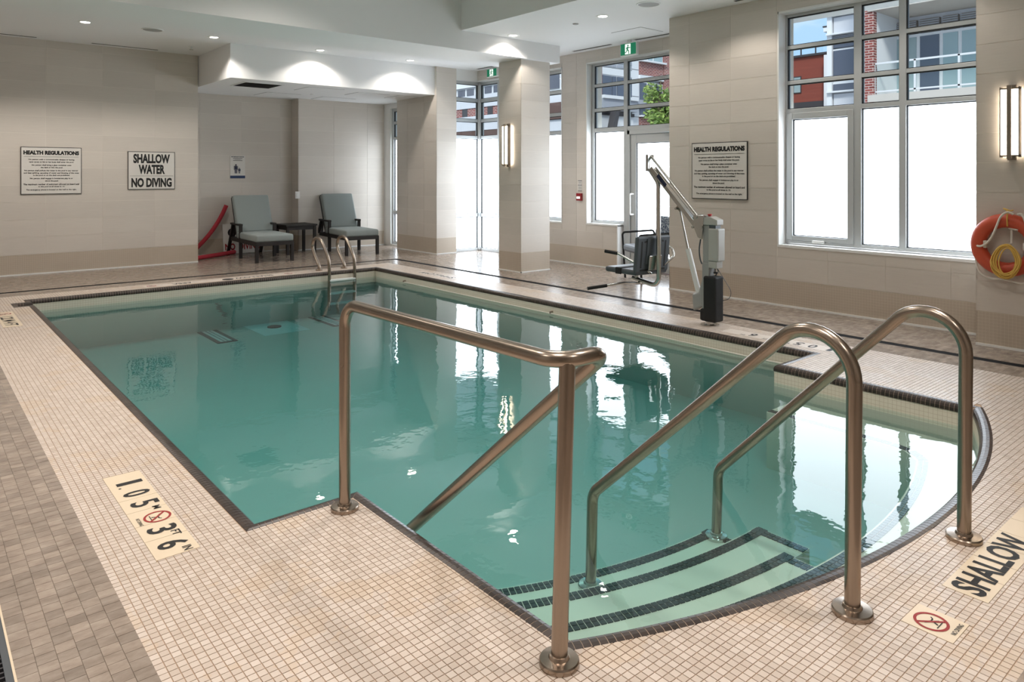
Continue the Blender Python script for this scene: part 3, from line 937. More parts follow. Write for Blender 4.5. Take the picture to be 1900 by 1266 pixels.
def dist_sec(s): return FWD.x*s[0][2][0] + FWD.y*s[0][2][1]
pieces_.sort(key=dist_sec)
shown = [s for s in pieces_ if vis_pt(s[0][2][0], s[0][2][1])]
hid = [s for s in pieces_ if not vis_pt(s[0][2][0], s[0][2][1])]
for s in shown[:300]:
    m = MB(); sec_mesh(m, s)
    link('bullnose_tile', m.mesh('bullnose_tile'), 'edge_tile', edge)
m = MB()
for s in shown[300:] + hid: sec_mesh(m, s)
o = link('bullnose_tile_field', m.mesh('bullnose_tile_field'), 'edge_tile_field', edge); o['kind'] = 'stuff'
# grout bed under the bullnose, just below the tile faces
m = MB(); loops = [(inset(OUT, pn*.985), pz-.0012) for pn, pz in PROF[1:8]]
for (pa_, za_), (pb_, zb_) in zip(loops[:-1], loops[1:]):
    for k in range(len(OUT)):
        j = (k+1) % len(OUT)
        m.quad(pa_[k] + (za_,), pa_[j] + (za_,), pb_[j] + (zb_,), pb_[k] + (zb_,))
link('grout_bed', m.mesh('grout_bed'), 'edge_grout', edge)

# pool shell
WALLP = inset(OUT, 0.0560)
m = MB()
for k in range(len(WALLP)):
    a, b_ = WALLP[k], WALLP[(k+1) % len(WALLP)]
    m.quad((a[0], a[1], -0.035), (a[0], a[1], -0.155), (b_[0], b_[1], -0.155), (b_[0], b_[1], -0.035))
shell = struct('pool_basin', m, 'pool_tile', 'cream mosaic walls of the pool')
m = MB()
for k in range(len(WALLP)):
    a, b_ = WALLP[k], WALLP[(k+1) % len(WALLP)]
    m.quad((a[0], a[1], -0.155), (a[0], a[1], ZFL), (b_[0], b_[1], ZFL), (b_[0], b_[1], -0.155))
link('plaster_wall', m.mesh('plaster_wall'), 'pool_plaster', shell)
pf = link('floor_pool', fill(WALLP, [], ZFL), 'pool_plaster'); tag(pf, 'cream mosaic pool floor', kind='structure')

# steps and bench in the curved end: treads follow the curve
def arc_y(x, off): return AC[1] - math.sqrt(max(0, (AR-off)**2 - (x-AC[0])**2))
def tread(name, label, z, zbot, off0, off1, x0, x1, extra=None):
    n = 24; xs = [x0 + (x1-x0)*k/n for k in range(n+1)]
    poly = [(x, arc_y(x, off0)) for x in xs]
    back = [(x, arc_y(x, off1)) for x in reversed(xs)]
    if extra: poly, back = extra(poly, back)
    m = MB().prism(poly + back, 'z', z, zbot)
    o = tag(link(name, m.mesh(name), 'step_plaster'), label, kind='structure')
    return o
WX = XS + .056; WXA = XA - .056
LV = [(-0.235, 0.36), (-0.30, 0.585), (-0.36, 0.86), (-0.42, 1.07)]
XE = [4.55, 3.02, 3.26, 3.16]
def nosing(o, path, z, left=True):
    """two rows of dark tiles on the tread, along its front edge; path runs with the tread on its right"""
    P = [Vector((x, y)) for x, y in path]
    Ls = [0]
    for k in range(1, len(P)): Ls.append(Ls[-1] + (P[k]-P[k-1]).length)
    def at(s):
        for k in range(1, len(P)):
            if s <= Ls[k] or k == len(P)-1:
                d = (P[k]-P[k-1]); L = d.length; return P[k-1] + d*((s-Ls[k-1])/L), d/L
    n = int(Ls[-1]/TP)
    for i in range(n):
        for r in (0, 1):
            c, d = at((i+.5)*Ls[-1]/n); nr = Vector((d.y, -d.x))
            c = c + nr*(0.008 + (r+.5)*TP)
            q = bpy.data.objects.new('nosing_tile', NOS); COL.objects.link(q); q.parent = o
            q.location = (c.x, c.y, z); q.rotation_euler = (0, 0, math.atan2(d.y, d.x))
NOS = MB().box(-.0114, .0114, -.0114, .0114, -0.006, 0.004).mesh('nosing_tile'); NOS.materials.append(M('nosing_tile'))
def bench_extra(poly, back):
    xe = WXA; n = 10
    tail = [(4.55 + (xe-4.55)*k/n, arc_y(4.55 + (xe-4.55)*k/n, .03)) for k in range(1, n+1)]
    inner = [(4.55, 2.66)]
    yb = back[0][1]
    return poly + tail + [(xe, 2.66), (4.55, 2.66), (4.55, yb+.16), (4.53, yb+.06)], [(x, y) for x, y in back if x < 4.5]
bench = tread('floor_step', 'upper step and bench following the curved pool end', LV[0][0], ZFL, .03, LV[0][1], WX, 4.55, bench_extra)
bpth = [(x, arc_y(x, LV[0][1])) for x in [WX + (4.44-WX)*k/40 for k in range(41)]]
yb = arc_y(4.55, LV[0][1])
bpth = [(4.55, 2.66), (4.55, yb+.16), (4.53, yb+.06), (4.48, yb-.005)] + bpth[::-1]
# front edge as walked with the tread on the right hand
nosing(bench, bpth[::-1][0:0] + bpth[::-1], LV[0][0])
for k, nm in ((1, 'second'), (2, 'third'), (3, 'lowest')):
    z, off = LV[k]
    o = tread('floor_step', nm + ' submerged pool step with dark nosing', z, ZFL, LV[k-1][1]-.01 if k == 1 else LV[k-1][1], off, WX, XE[k])
    pth = [(x, arc_y(x, off)) for x in [WX + (XE[k]-WX)*q/30 for q in range(31)]]
    pth += [(XE[k], arc_y(XE[k], LV[k-1][1]))]
    nosing(o, pth, z)

# water body
wp_ = inset(OUT, 0.02)
m = MB().prism(wp_, 'z', ZFL-.05, ZW)
water = tag(link('pool_water', m.mesh('pool_water'), 'pool_water'), 'calm teal pool water reflecting the windows', 'water', kind='stuff')
import bmesh as _bm
bmw = _bm.new(); bmw.from_mesh(water.data); _bm.ops.recalc_face_normals(bmw, faces=bmw.faces); bmw.to_mesh(water.data); bmw.free()

# =================================================================== LAMPS
def downlight(x, y, z, label, group='recessed downlights', power=SPOT_W, cone=138):
    t = Thing('downlight', label, 'ceiling light', (x, y, z), group)
    t.part('trim_ring', MB().lathe([(0.052, -0.001), (0.062, -0.004), (0.082, -0.004), (0.086, 0.0), (0.086, 0.004), (0.052, 0.004)], (x, y, z), 24), 'white_paint', smooth=True)
    t.part('lens', MB().lathe([(0.001, -0.002), (0.054, -0.002), (0.054, 0.002), (0.001, 0.002)], (x, y, z), 24), 'lamp_glow')
    L = bpy.data.lights.new('downlight_beam', 'SPOT'); L.energy = power; L.color = WARM; L.spot_size = math.radians(cone); L.spot_blend = 0.4; L.shadow_soft_size = 0.06
    lo = bpy.data.objects.new('downlight_beam', L); COL.objects.link(lo); lo.parent = t.e; lo.location = (0, 0, -0.012)
    return t
downlight(1.745, 10.36, ZC, 'recessed downlight above the left health regulations sign', power=SPOT_W*1.9)
downlight(3.305, 10.34, ZC, 'recessed downlight at the left end of the soffit', power=SPOT_W*1.3)
downlight(4.90, 10.36, ZC, 'recessed downlight washing the middle of the white soffit')
downlight(6.48, 10.30, ZC, 'recessed downlight washing the right end of the white soffit')
downlight(6.406, 7.55, ZC, 'recessed downlight washing the beam beside the column')
downlight(6.46, 5.94, ZC, 'recessed downlight in front of the exit sign')
downlight(6.46, 4.3, ZC, 'recessed downlight before the tiled right wall', power=SPOT_W*.7)
downlight(6.3, 2.7, ZC, 'recessed downlight before the right window', power=SPOT_W*.7)
downlight(0.2, 10.36, ZC, 'recessed downlight beyond the left edge of the picture', power=SPOT_W*1.9)
# fill lamps added out of view in the coffer, for warm ambient light
for k, (x, y, nm) in enumerate(((0.4, 1.2, 'near left'), (0.4, 4.0, 'left middle'), (0.6, 6.6, 'far left'), (2.9, 0.6, 'near'), (3.0, 3.6, 'centre'), (3.0, 6.4, 'far'), (-1.8, 2.6, 'left wall'), (1.2, -1.4, 'rear'))):
    t = Thing('coffer_fill_lamp', 'added fill lamp in the unseen coffer, ' + nm + ' one over the pool', 'ceiling light', (x, y, ZTOP), 'added coffer fill lamps')
    t.part('body', MB().lathe([(0.26, 0), (0.26, -0.05), (0.245, -0.055), (0.24, -0.03)], (x, y, ZTOP), 32), 'white_paint')
    t.part('diffuser', MB().lathe([(0.001, -0.032), (0.238, -0.032), (0.238, -0.028), (0.001, -0.028)], (x, y, ZTOP), 32), 'coffer_fill_glow')
    L = bpy.data.lights.new('coffer_fill_beam', 'AREA'); L.shape = 'DISK'; L.size = 0.46; L.energy = COFFER_FILL_W; L.spread = math.radians(118); L.color = (1.0, 0.91, 0.83)
    lo = bpy.data.objects.new('coffer_fill_beam', L); COL.objects.link(lo); lo.parent = t.e; lo.location = (0, 0, -0.06)

def sconce(x, y, z0, z1, label):
    """face on a wall at x, looking towards -x"""
    t = Thing('wall_sconce', label, 'wall lamp', (x, y, z0))
    zc = (z0+z1)/2; hw = 0.068
    t.part('back_plate', MB().box(x-.03, x, y-.03, y+.03, z0-.02, z1+.02), 'sconce_metal', bevel=.003)
    for s in (-1, 1):
        t.part('diffuser', MB().box(x-.075, x-.035, y+s*.014, y+s*(hw-.008), z0+.02, z1-.02), 'sconce_glow')
    fr_ = MB()
    for s in (-1, 1): fr_.box(x-.085, x-.03, y+s*(hw-.008), y+s*hw, z0, z1)
    fr_.box(x-.085, x-.03, y-hw, y+hw, z1-.02, z1-.008); fr_.box(x-.085, x-.03, y-hw, y+hw, z0+.008, z0+.02)
    t.part('frame', fr_, 'sconce_metal')
    t.part('front_bar', MB().box(x-.098, x-.076, y-.016, y+.016, z0-.012, z1+.012), 'sconce_metal', bevel=.002)
sconce(6.777, 1.812, 1.54, 2.10, 'bronze wall sconce above the orange life ring')
sconce(6.757, 8.055, 1.54, 2.13, 'bronze wall sconce on the free column')

# ------------------------------------------------------------------ ceiling fittings
def slot(p0, p1, w, z, label):
    d = Vector(p1)-Vector(p0); al = 'x' if abs(d.x) > abs(d.y) else 'y'
    c = (Vector(p0)+Vector(p1))/2; L = d.length/2
    t = Thing('slot_diffuser', label, 'air vent', (c.x, c.y, z))
    def bx(m, a, b_, q0, q1):
        return m.box(c.x-a, c.x+a, c.y+q0, c.y+q1, z-b_, z) if al == 'x' else m.box(c.x+q0, c.x+q1, c.y-a, c.y+a, z-b_, z)
    t.part('slot', bx(MB(), L, .004, -w/2, w/2), 'vent_dark')
    m = MB(); bx(m, L+.01, .003, -w/2-.012, -w/2); bx(m, L+.01, .003, w/2, w/2+.012); t.part('flange', m, 'white_paint')
pz = lambda u, v: onZ(u, v, ZC)
slot((0.2, 11.93), (pz(68, 69).x, 11.93), .04, ZC, 'linear ceiling slot above the left edge of the back wall')
slot((pz(170, 80).x, 11.93), (pz(292, 93).x, 11.93), .04, ZC, 'linear ceiling slot above the shallow water sign')
slot((7.93, pz(1075, 97).y), (7.93, pz(1150, 85).y), .05, ZC, 'linear ceiling slot left of the large exit sign')
slot((7.93, 5.55), (7.93, pz(1195, 77).y), .05, ZC, 'linear ceiling slot right of the large exit sign')
slot((7.0, 3.6), (7.0, pz(1378, 6).y), .05, ZC, 'linear ceiling slot along the right wall')
slot((7.93, 9.4), (7.93, 10.35), .05, ZC, 'linear ceiling slot in the glazed bay')
for (x, y, lb) in ((2.514, 10.325, 'round ceiling speaker above the back wall signs'), (6.386, 5.18, 'round ceiling speaker by the right wall')):
    t = Thing('ceiling_speaker', lb, 'speaker', (x, y, ZC))
    t.part('rim', MB().lathe([(0.115, -.002), (0.12, -.008), (0.135, -.006), (0.137, 0), (0.115, 0)], (x, y, ZC), 32), 'white_paint', smooth=True)
    t.part('grille', MB().lathe([(0.001, -.005), (0.116, -.004), (0.116, 0), (0.001, 0)], (x, y, ZC), 32), 'speaker_grille')
p = pz(1068, 44); single('fire_sprinkler', MB().lathe([(.001, -.012), (.035, -.010), (.038, -.006), (.038, -.004), (.015, 0)], (p.x, p.y, ZC), 20), 'speaker_grille', 'small round sprinkler cover on the right ceiling', 'sprinkler', base=(p.x, p.y, ZC))
p = pz(355, 86)
t = Thing('fire_sprinkler', 'white sprinkler head on the ceiling left of the soffit', 'sprinkler', (p.x, p.y, ZC))
t.part('escutcheon', MB().lathe([(.001, -.004), (.04, -.004), (.044, 0), (.001, 0)], p, 20), 'white_paint')
t.part('body', MB().lathe([(.012, -.04), (.016, -.03), (.012, -.004)], p, 12), 'white_paint')
t.part('deflector', MB().lathe([(.001, -.052), (.028, -.052), (.028, -.049), (.001, -.049)], p, 14), 'plastic_light')
t.part('frame_arm', MB().tube([(p.x-.012, p.y, p.z-.04), (p.x-.014, p.y, p.z-.046), (p.x, p.y, p.z-.052)], .003, 6).tube([(p.x+.012, p.y, p.z-.04), (p.x+.014, p.y, p.z-.046), (p.x, p.y, p.z-.052)], .003, 6), 'white_paint')
# soffit underside: grille and access panels
ps = lambda u, v: onZ(u, v, ZSOF)
a, c_ = ps(388, 163.5), ps(460, 157)
x0, x1, y0, y1 = 3.98, 4.55, 10.98, 11.55
t = Thing('return_grille', 'dark return air grille under the soffit', 'air vent', ((x0+x1)/2, (y0+y1)/2, ZSOF))
m = MB(); m.box(x0-.03, x0, y0-.03, y1+.03, ZSOF-.008, ZSOF); m.box(x1, x1+.03, y0-.03, y1+.03, ZSOF-.008, ZSOF); m.box(x0, x1, y0-.03, y0, ZSOF-.008, ZSOF); m.box(x0, x1, y1, y1+.03, ZSOF-.008, ZSOF)
t.part('frame', m, 'white_paint'); t.part('plenum', MB().box(x0, x1, y0, y1, ZSOF-.002, ZSOF), 'black')
for k in range(18):
    yy = y0 + (k+.3)*(y1-y0)/18
    t.part('louvre', MB().obox(((x0+x1)/2, yy, ZSOF-.004), (1,0,0), (0,.8,.6), (0,-.6,.8), (x1-x0)/2, .009, .001), 'vent_dark')
def access(x0, x1, y0, y1, z, label):
    t = Thing('access_panel', label, 'access panel', ((x0+x1)/2, (y0+y1)/2, z))
    t.part('gap', MB().box(x0-.006, x1+.006, y0-.006, y1+.006, z-.0015, z), 'vent_dark')
    t.part('door', MB().box(x0, x1, y0, y1, z-.004, z), 'ceiling_paint')
access(4.98, 5.60, 10.95, 11.5, ZSOF, 'access panel under the soffit nearest the grille')
access(4.75, 5.35, 12.1, 12.7, ZSOF, 'access panel under the soffit above the left reclining chair')
access(5.95, 6.55, 11.1, 11.6, ZSOF, 'access panel under the middle of the soffit')
access(5.80, 6.45, 12.15, 12.65, ZSOF, 'access panel under the soffit above the right reclining chair')
access(6.75, 7.15, 11.1, 11.6, ZSOF, 'access panel under the right end of the soffit')
access(7.30, 7.75, 6.05, 6.55, ZC, 'access panel in the ceiling before the exit door')
for (u, v, nm) in ((580, 175, 'middle'), (727, 181, 'right end')):
    p = ps(u, v); single('fire_sprinkler', MB().lathe([(.001, -.008), (.04, -.007), (.043, 0), (.001, 0)], p, 20), 'white_paint', 'small round cover under the soffit, ' + nm, 'sprinkler', base=tuple(p))

# =================================================================== HAND RAILS AND LADDER
TR = 0.0242
def flange(t, x, y, z, r=0.058, mat='steel'):
    t.part('flange', MB().lathe([(r, 0), (r, .014), (r-.003, .018), (.031, .021), (.028, .030), (.0245, .031)], (x, y, z), 32), mat, smooth=True)
# left rail: level bar on two posts, then a sloping bar back down into the water
t = Thing('pool_handrail', 'stainless handrail with level bar between two posts at left', 'handrail', (1.42, 2.1, 0), 'stainless rails at the steps')
p = round_path([(1.413, 2.756, 0.0), (1.413, 2.756, .862), (1.425, 1.475, .868), (1.60, 1.455, .874), (1.63, 2.60, -.10), (1.64, 3.0, -.44), (1.64, 3.01, -.55)], [.10, .09, .06, .02, .05], 10)
t.part('rail_tube', MB().tube(p, TR, 20), 'steel', smooth=True)
t.part('post', MB().tube([(1.434, 1.487, 0), (1.462, 1.482, .86)], TR, 20), 'steel', smooth=True)
flange(t, 1.413, 2.756, 0); flange(t, 1.434, 1.487, 0)
for (x, y0, yb, zb_, zl, lb) in ((2.316, 1.055, 2.19, 0.0, LV[3][0], 'stainless arched handrail in the middle of the steps'), (3.115, 0.992, 2.085, -.075, LV[3][0], 'stainless arched handrail nearest the shallow deck lettering')):
    t = Thing('step_handrail', lb, 'handrail', (x, y0, 0), 'stainless rails at the steps')
    p = round_path([(x, y0, 0), (x, y0-.01, 1.075), (x, yb, zb_), (x, yb+.012, zl)], [.145, .10], 14)
    t.part('rail_tube', MB().tube(p, TR, 20), 'steel', smooth=True)
    flange(t, x, y0, 0, .062); flange(t, x, yb+.012, zl, .055, 'steel_bright')
# far ladder
t = Thing('pool_ladder', 'stainless ladder with two curved grab rails at far side', 'ladder', (4.84, 9.6, 0))
prof = [(onX(u, v, 4.66).y, onX(u, v, 4.66).z) for u, v in ((591.6, 503), (592, 495), (583.5, 473), (580, 458), (582.5, 445), (589, 441.5), (596, 447), (605, 467), (610, 484), (611, 500), (611, 520))]
y_off = prof[0][0]; z_off = prof[0][1]
prof = [(y, z - z_off*(1 if i < 3 else 0)) for i, (y, z) in enumerate(prof)]
for x in (4.66, 5.06):
    pts = [(x, y, z) for y, z in prof]
    pts[0] = (x, pts[1][1], 0.0)
    fine = []
    for k in range(len(pts)-1):                      # Catmull-Rom through the points
        p0, p1, p2, p3 = (Vector(pts[max(k-1, 0)]), Vector(pts[k]), Vector(pts[k+1]), Vector(pts[min(k+2, len(pts)-1)]))
        for q in range(5):
            s = q/5; fine.append(.5*((2*p1) + (p2-p0)*s + (2*p0-5*p1+4*p2-p3)*s*s + (3*p1-p0-3*p2+p3)*s**3))
    fine.append(Vector(pts[-1])); fine.append(Vector((x, pts[-1][1], -.54)))
    t.part('grab_rail', MB().tube(fine, TR*.95, 14), 'steel', smooth=True)
    flange(t, x, pts[0][1], 0, .05)
yl_ = prof[-1][0]
for z in (-.115, -.30, -.45):
    t.part('tread', MB().box(4.66, 5.06, yl_-.04, yl_+.05, z-.012, z+.012), 'pool_fitting', bevel=.004)

# =================================================================== LOUNGE CORNER
def lounge_chair(label, loc, rz, group):
    t = Thing('lounge_chair', label, 'chair', loc, group, rotz=rz, local=True)
    w = .31
    for s in (-1, 1):
        x = s*(w-.025)
        t.part('leg', MB().prism([(x-.025, .02), (x+.025, .02), (x+.025, 0), (x-.025, 0)], 'z', 0, .01).obox((x, .01, .15), (1,0,0), (0,1,0), (0,0,1), .025, .025, .15), 'chair_wood', bevel=.004)
        t.part('leg', MB().obox((x, .85, .285), (1,0,0), (0,1,0), (0,0,1), .025, .025, .285), 'chair_wood', bevel=.004)
        t.part('leg', MB().bar((x, 1.28, .54), (x, 1.60, .0), .045, .05, (1,0,0)), 'chair_wood', bevel=.004)
        t.part('side_rail', MB().obox((x, .66, .298), (1,0,0), (0,1,0), (0,0,1), .022, .68, .032), 'chair_wood', bevel=.004)
        t.part('armrest', MB().obox((x, 1.09, .560), (1,0,0), (0,1,0), (0,0,1), .028, .27, .016), 'chair_wood', bevel=.005)
        t.part('back_stile', MB().bar((x*.93, 1.06, .30), (x*.93, 1.40, 1.00), .03, .04, (1,0,0)), 'chair_wood', bevel=.004)
        t.part('back_prop', MB().bar((x*.9, 1.22, .62), (x*.9, 1.34, .30), .02, .025, (1,0,0)), 'chair_wood')
    t.part('front_rail', MB().obox((0, .0, .298), (1,0,0), (0,1,0), (0,0,1), w-.02, .022, .032), 'chair_wood', bevel=.004)
    t.part('rear_rail', MB().obox((0, 1.32, .298), (1,0,0), (0,1,0), (0,0,1), w-.02, .022, .032), 'chair_wood')
    t.part('back_top_rail', MB().bar((-w*.88, 1.40, 1.0), (w*.88, 1.40, 1.0), .03, .05), 'chair_wood')
    sc_ = t.part('seat_cushion', MB().obox((0, .51, .382), (1,0,0), (0,1,0), (0,0,1), w-.005, .53, .058), 'cushion', bevel=.03)
    sc_.modifiers['bevel'].segments = 4
    d = Vector((0, .34, .70)).normalized(); nrm = Vector((0, -d.z, d.y))
    bc = t.part('back_cushion', MB().obox(Vector((0, 1.03, .40)) + d*.335 + nrm*.055, (1,0,0), nrm, d, w-.005, .055, .345), 'cushion', bevel=.03)
    bc.modifiers['bevel'].segments = 4
    for me in (sc_.data, bc.data): me.polygons.foreach_set('use_smooth', [True]*len(me.polygons))
    return t
lounge_chair('dark wood chaise with grey green cushions before the red noodles', (4.575, 11.33, 0), math.radians(-3), 'poolside chaises')
lounge_chair('dark wood chaise with grey green cushions nearest the slim window', (6.145, 11.33, 0), math.radians(-6), 'poolside chaises')
t = Thing('side_table', 'low dark wooden side table between the two chaises', 'table', (5.38, 12.38, 0))
t.part('table_top', MB().box(5.10, 5.68, 12.12, 12.66, .495, .525), 'chair_wood', bevel=.004)
m = MB(); m.box(5.14, 5.64, 12.15, 12.17, .43, .495); m.box(5.14, 5.64, 12.61, 12.63, .43, .495); m.box(5.13, 5.15, 12.15, 12.63, .43, .495); m.box(5.63, 5.65, 12.15, 12.63, .43, .495)
t.part('apron', m, 'chair_wood')
for x in (5.14, 5.64):
    for y in (12.16, 12.62): t.part('leg', MB().obox((x, y, .25), (1,0,0), (0,1,0), (0,0,1), .024, .024, .25), 'chair_wood', bevel=.004)
# red foam noodles
p1, p2 = onY(420, 381, 12.86), onY(369, 466, 12.9)
mid = (p1+p2)/2 + Vector((.05, 0, -.06))
single('foam_noodle', MB().tube(round_path([p2 - Vector((.12, 0, .02)), mid, p1], 2.2, 12), .036, 14), 'foam_red', 'red foam noodle leaning up against the alcove wall', 'noodle', 'red foam noodles', smooth=True)
q1, q2 = onZ(437, 468, .04), onZ(369, 480, .04)
single('foam_noodle', MB().tube(round_path([q2 + Vector((-.2, -.02, 0)), (q1+q2)/2 + Vector((0, .05, 0)), q1 + Vector((0, .06, 0))], 2.0, 10), .036, 14), 'foam_red', 'red foam noodle lying on the floor under the left chaise', 'noodle', 'red foam noodles', smooth=True)
# leaning NO DIVING board
X0, X1 = 4.30, 5.02
t = Thing('leaning_sign', 'white no diving board leaning on the wall behind left chaise', 'sign', ((X0+X1)/2, 12.93, 0))
lean = Vector((0, .07, .53)).normalized(); ln = Vector((0, -lean.z, lean.y))
cb_ = Vector(((X0+X1)/2, 12.935, 0)) + lean*.27
t.part('board', MB().obox(cb_, (1,0,0), ln, lean, (X1-X0)/2, .006, .265), 'sign_white')
off = t.off
text(t.e, off, 'NO  DIVING', .12, Vector(((X0+X1)/2-.02, 12.935, 0)) + lean*.13 + ln*.0075, (1,0,0), lean, 'print_crimson', (.62, .12), .004)
text(t.e, off, 'O', .12, Vector((X0+.16, 12.935, 0)) + lean*.38 + ln*.0075, (1,0,0), lean, 'print_black', (.15, .15), .006)
# wall plate
a, c_ = onY(547.5, 355.5, 12.75), onY(556, 368.5, 12.75)
t = Thing('wall_switch', 'white switch plate on the alcove wall', 'switch', ((a.x+c_.x)/2, 12.75, c_.z))
t.part('plate', MB().box(a.x, c_.x, 12.74, 12.75, c_.z, a.z), 'white_paint', bevel=.003)
t.part('rocker', MB().box(a.x+.022, c_.x-.022, 12.735, 12.745, c_.z+.03, a.z-.03), 'white_paint', bevel=.002)

# =================================================================== WALL SIGNS
def board(name, label, axis, c, a0, a1, z0, z1, border=.008):
    """sign board on a wall; returns thing, centre, right vector, size"""
    if axis == 'Y':
        base = ((a0+a1)/2, c, z0); rt = Vector((1,0,0)); fr_ = c - .014
    else:
        base = (c, (a0+a1)/2, z0); rt = Vector((0,-1,0)); fr_ = c - .014
    t = Thing(name, label, 'sign', base)
    def bx(d0, d1, q0, q1, r0, r1): return (MB().box(q0, q1, d0, d1, r0, r1) if axis == 'Y' else MB().box(d0, d1, q0, q1, r0, r1))
    t.part('backing', bx(fr_, c, a0, a1, z0, z1), 'black')
    t.part('face', bx(fr_-.0015, fr_, a0+border, a1-border, z0+border, z1-border), 'sign_white')
    cen = Vector(((a0+a1)/2, fr_-.003, (z0+z1)/2)) if axis == 'Y' else Vector((fr_-.003, (a0+a1)/2, (z0+z1)/2))
    return t, cen, rt, abs(a1-a0), z1-z0
RULES = [('HEALTH REGULATIONS', .914, .119, .088), ('No person with a communicable disease or having', .753, .267, 0), ('open sores on his or her body shall enter the pool.', .735, .319, 0),
  ('No person shall bring a glass container onto', .65, .386, 0), ('the deck or into the pool.', .363, .436, 0), ('No person shall pollute the water in the pool in any manner', .884, .501, 0),
  ('and that spitting, spouting of water and blowing of the nose', .905, .552, 0), ('in the pool or on the deck are prohibited.', .60, .601, 0),
  ('No person shall engage in boisterous play in or', .704, .668, 0), ('about the pool.', .217, .72, 0), ('The maximum number of swimmers allowed on board and', .914, .788, 0),
  ('in the pool at all times is: 12.', .434, .84, 0), ('The emergency phone is located on the wall to the right.', .828, .908, 0)]
def rules_sign(label, axis, c, a0, a1, z0, z1):
    t, cen, rt, w, h = board('health_sign', label, axis, c, a0, a1, z0, z1)
    up = Vector((0,0,1))
    for body, wf, yf, hf in RULES:
        text(t.e, t.off, body, .03, cen + up*(h*(.5-yf)), rt, up, 'print_black', (w*wf, h*hf if hf else h*.036), .0009 if not hf else .0020)
    ln_ = MB().obox(cen + up*(h*(.5-.205)), rt, up, rt.cross(up), w*.45, .0015, .0008)
    t.part('ruled_line', ln_, 'print_black')
rules_sign('health regulations sign on the back wall at left', 'Y', 12.1, 1.25, 1.989, 1.128, 1.797)
rules_sign('health regulations sign beside the pool lift', 'X', 7.165, 4.413, 5.15, 1.122, 1.778)
t, cen, rt, w_, h_ = board('shallow_sign', 'shallow water no diving sign on the back wall', 'Y', 12.1, 2.60, 3.267, 1.18, 1.76)
up = Vector((0,0,1))
for body, wf, yf, hf in (('SHALLOW', .78, .185, .23), ('WATER', .56, .47, .23), ('NO DIVING', .86, .82, .23)):
    text(t.e, t.off, body, .12, cen + up*(h_*(.5-yf)), rt, up, 'print_black', (w_*wf, h_*hf*1.08), .0055)
t.part('ruled_line', MB().obox(cen + up*(h_*(.5-.645)), rt, up, rt.cross(up), w_*.46, .0018, .0008), 'print_black')
# supervision poster
t = Thing('poster', 'small notice with adult and child figures on alcove wall', 'poster', (4.577, 13.03, 1.342))
t.part('sheet', MB().box(4.445, 4.709, 13.024, 13.03, 1.342, 1.745), 'sign_white')
t.part('blue_band', MB().box(4.445, 4.709, 13.0225, 13.024, 1.342, 1.39), 'print_blue')
py = 13.0225
def figure(cx, z0, h):
    m = MB(); k = h
    m.lathe([(.001, 0), (k*.085, 0), (k*.085, .001), (.001, .001)], (cx, py, z0+k*.915), 14, (0,1,0))
    m.box(cx-k*.13, cx+k*.13, py, py+.001, z0+k*.45, z0+k*.80)
    for s in (-1, 1):
        m.box(cx+s*k*.02, cx+s*k*.12, py, py+.001, z0, z0+k*.46); m.box(cx+s*k*.155, cx+s*k*.215, py, py+.001, z0+k*.38, z0+k*.80)
    return m
t.part('adult_figure', figure(4.545, 1.43, .165), 'print_navy')
t.part('child_figure', figure(4.607, 1.43, .10), 'print_navy')
text(t.e, t.off, 'IMPORTANT NOTICE', .02, (4.577, py, 1.726), (1,0,0), up, 'print_grey', (.225, .016), .002)
for (zz, ww, hh) in ((1.703, .17, .007), (1.688, .16, .004), (1.680, .10, .004), (1.662, .165, .010)):
    t.part('print_line', MB().box(4.577-ww/2, 4.577+ww/2, py, py+.001, zz-hh/2, zz+hh/2), 'print_grey')
# exit signs
def exit_sign(x, y0, y1, z0, z1, label):
    yc, zc = (y0+y1)/2, (z0+z1)/2
    t = Thing('exit_sign', label, 'exit sign', (x, yc, z0))
    t.part('housing', MB().box(x, x+.05, y0-.012, y1+.012, z0-.012, z1+.012), 'white_paint', bevel=.004)
    t.part('face', MB().box(x-.003, x, y0, y1, z0, z1), 'exit_green')
    w = y1-y0; h = z1-z0
    t.part('doorway', MB().box(x-.005, x-.003, yc-w*.16, yc+w*.20, z0+h*.05, z1-h*.05), 'exit_white')
    m = MB(); X = x-.006
    def lim(a, b_, r):                               # a, b in sign units: across (to the viewer's right), up
        A = Vector((X, yc-a[0]*w, zc+a[1]*h)); B = Vector((X, yc-b_[0]*w, zc+b_[1]*h)); m.bar(A, B, r*h, .002, (1,0,0))
    m.lathe([(.001, 0), (h*.085, 0), (h*.085, .002), (.001, .002)], (X, yc+.005*w, zc+h*.30), 12, (1,0,0))
    lim((-.01, .20), (-.05, -.06), .15); lim((-.01, .17), (.10, .08), .07); lim((.10, .08), (.14, .16), .06)
    lim((-.03, .17), (-.13, .05), .07); lim((-.05, -.04), (.05, -.18), .10); lim((.05, -.18), (.05, -.42), .08)
    lim((-.06, -.04), (-.10, -.24), .09); lim((-.10, -.24), (-.20, -.30), .07)
    t.part('running_figure', m, 'exit_green')
    t.part('stem', MB().box(x+.015, x+.035, yc-.03, yc+.03, z1+.01, ZC), 'white_paint')
exit_sign(7.86, 6.60, 6.88, 3.11, 3.27, 'green exit sign hanging before the exit door')
exit_sign(7.98, 9.86, 10.13, 3.155, 3.285, 'green exit sign in the glazed bay left of the column')
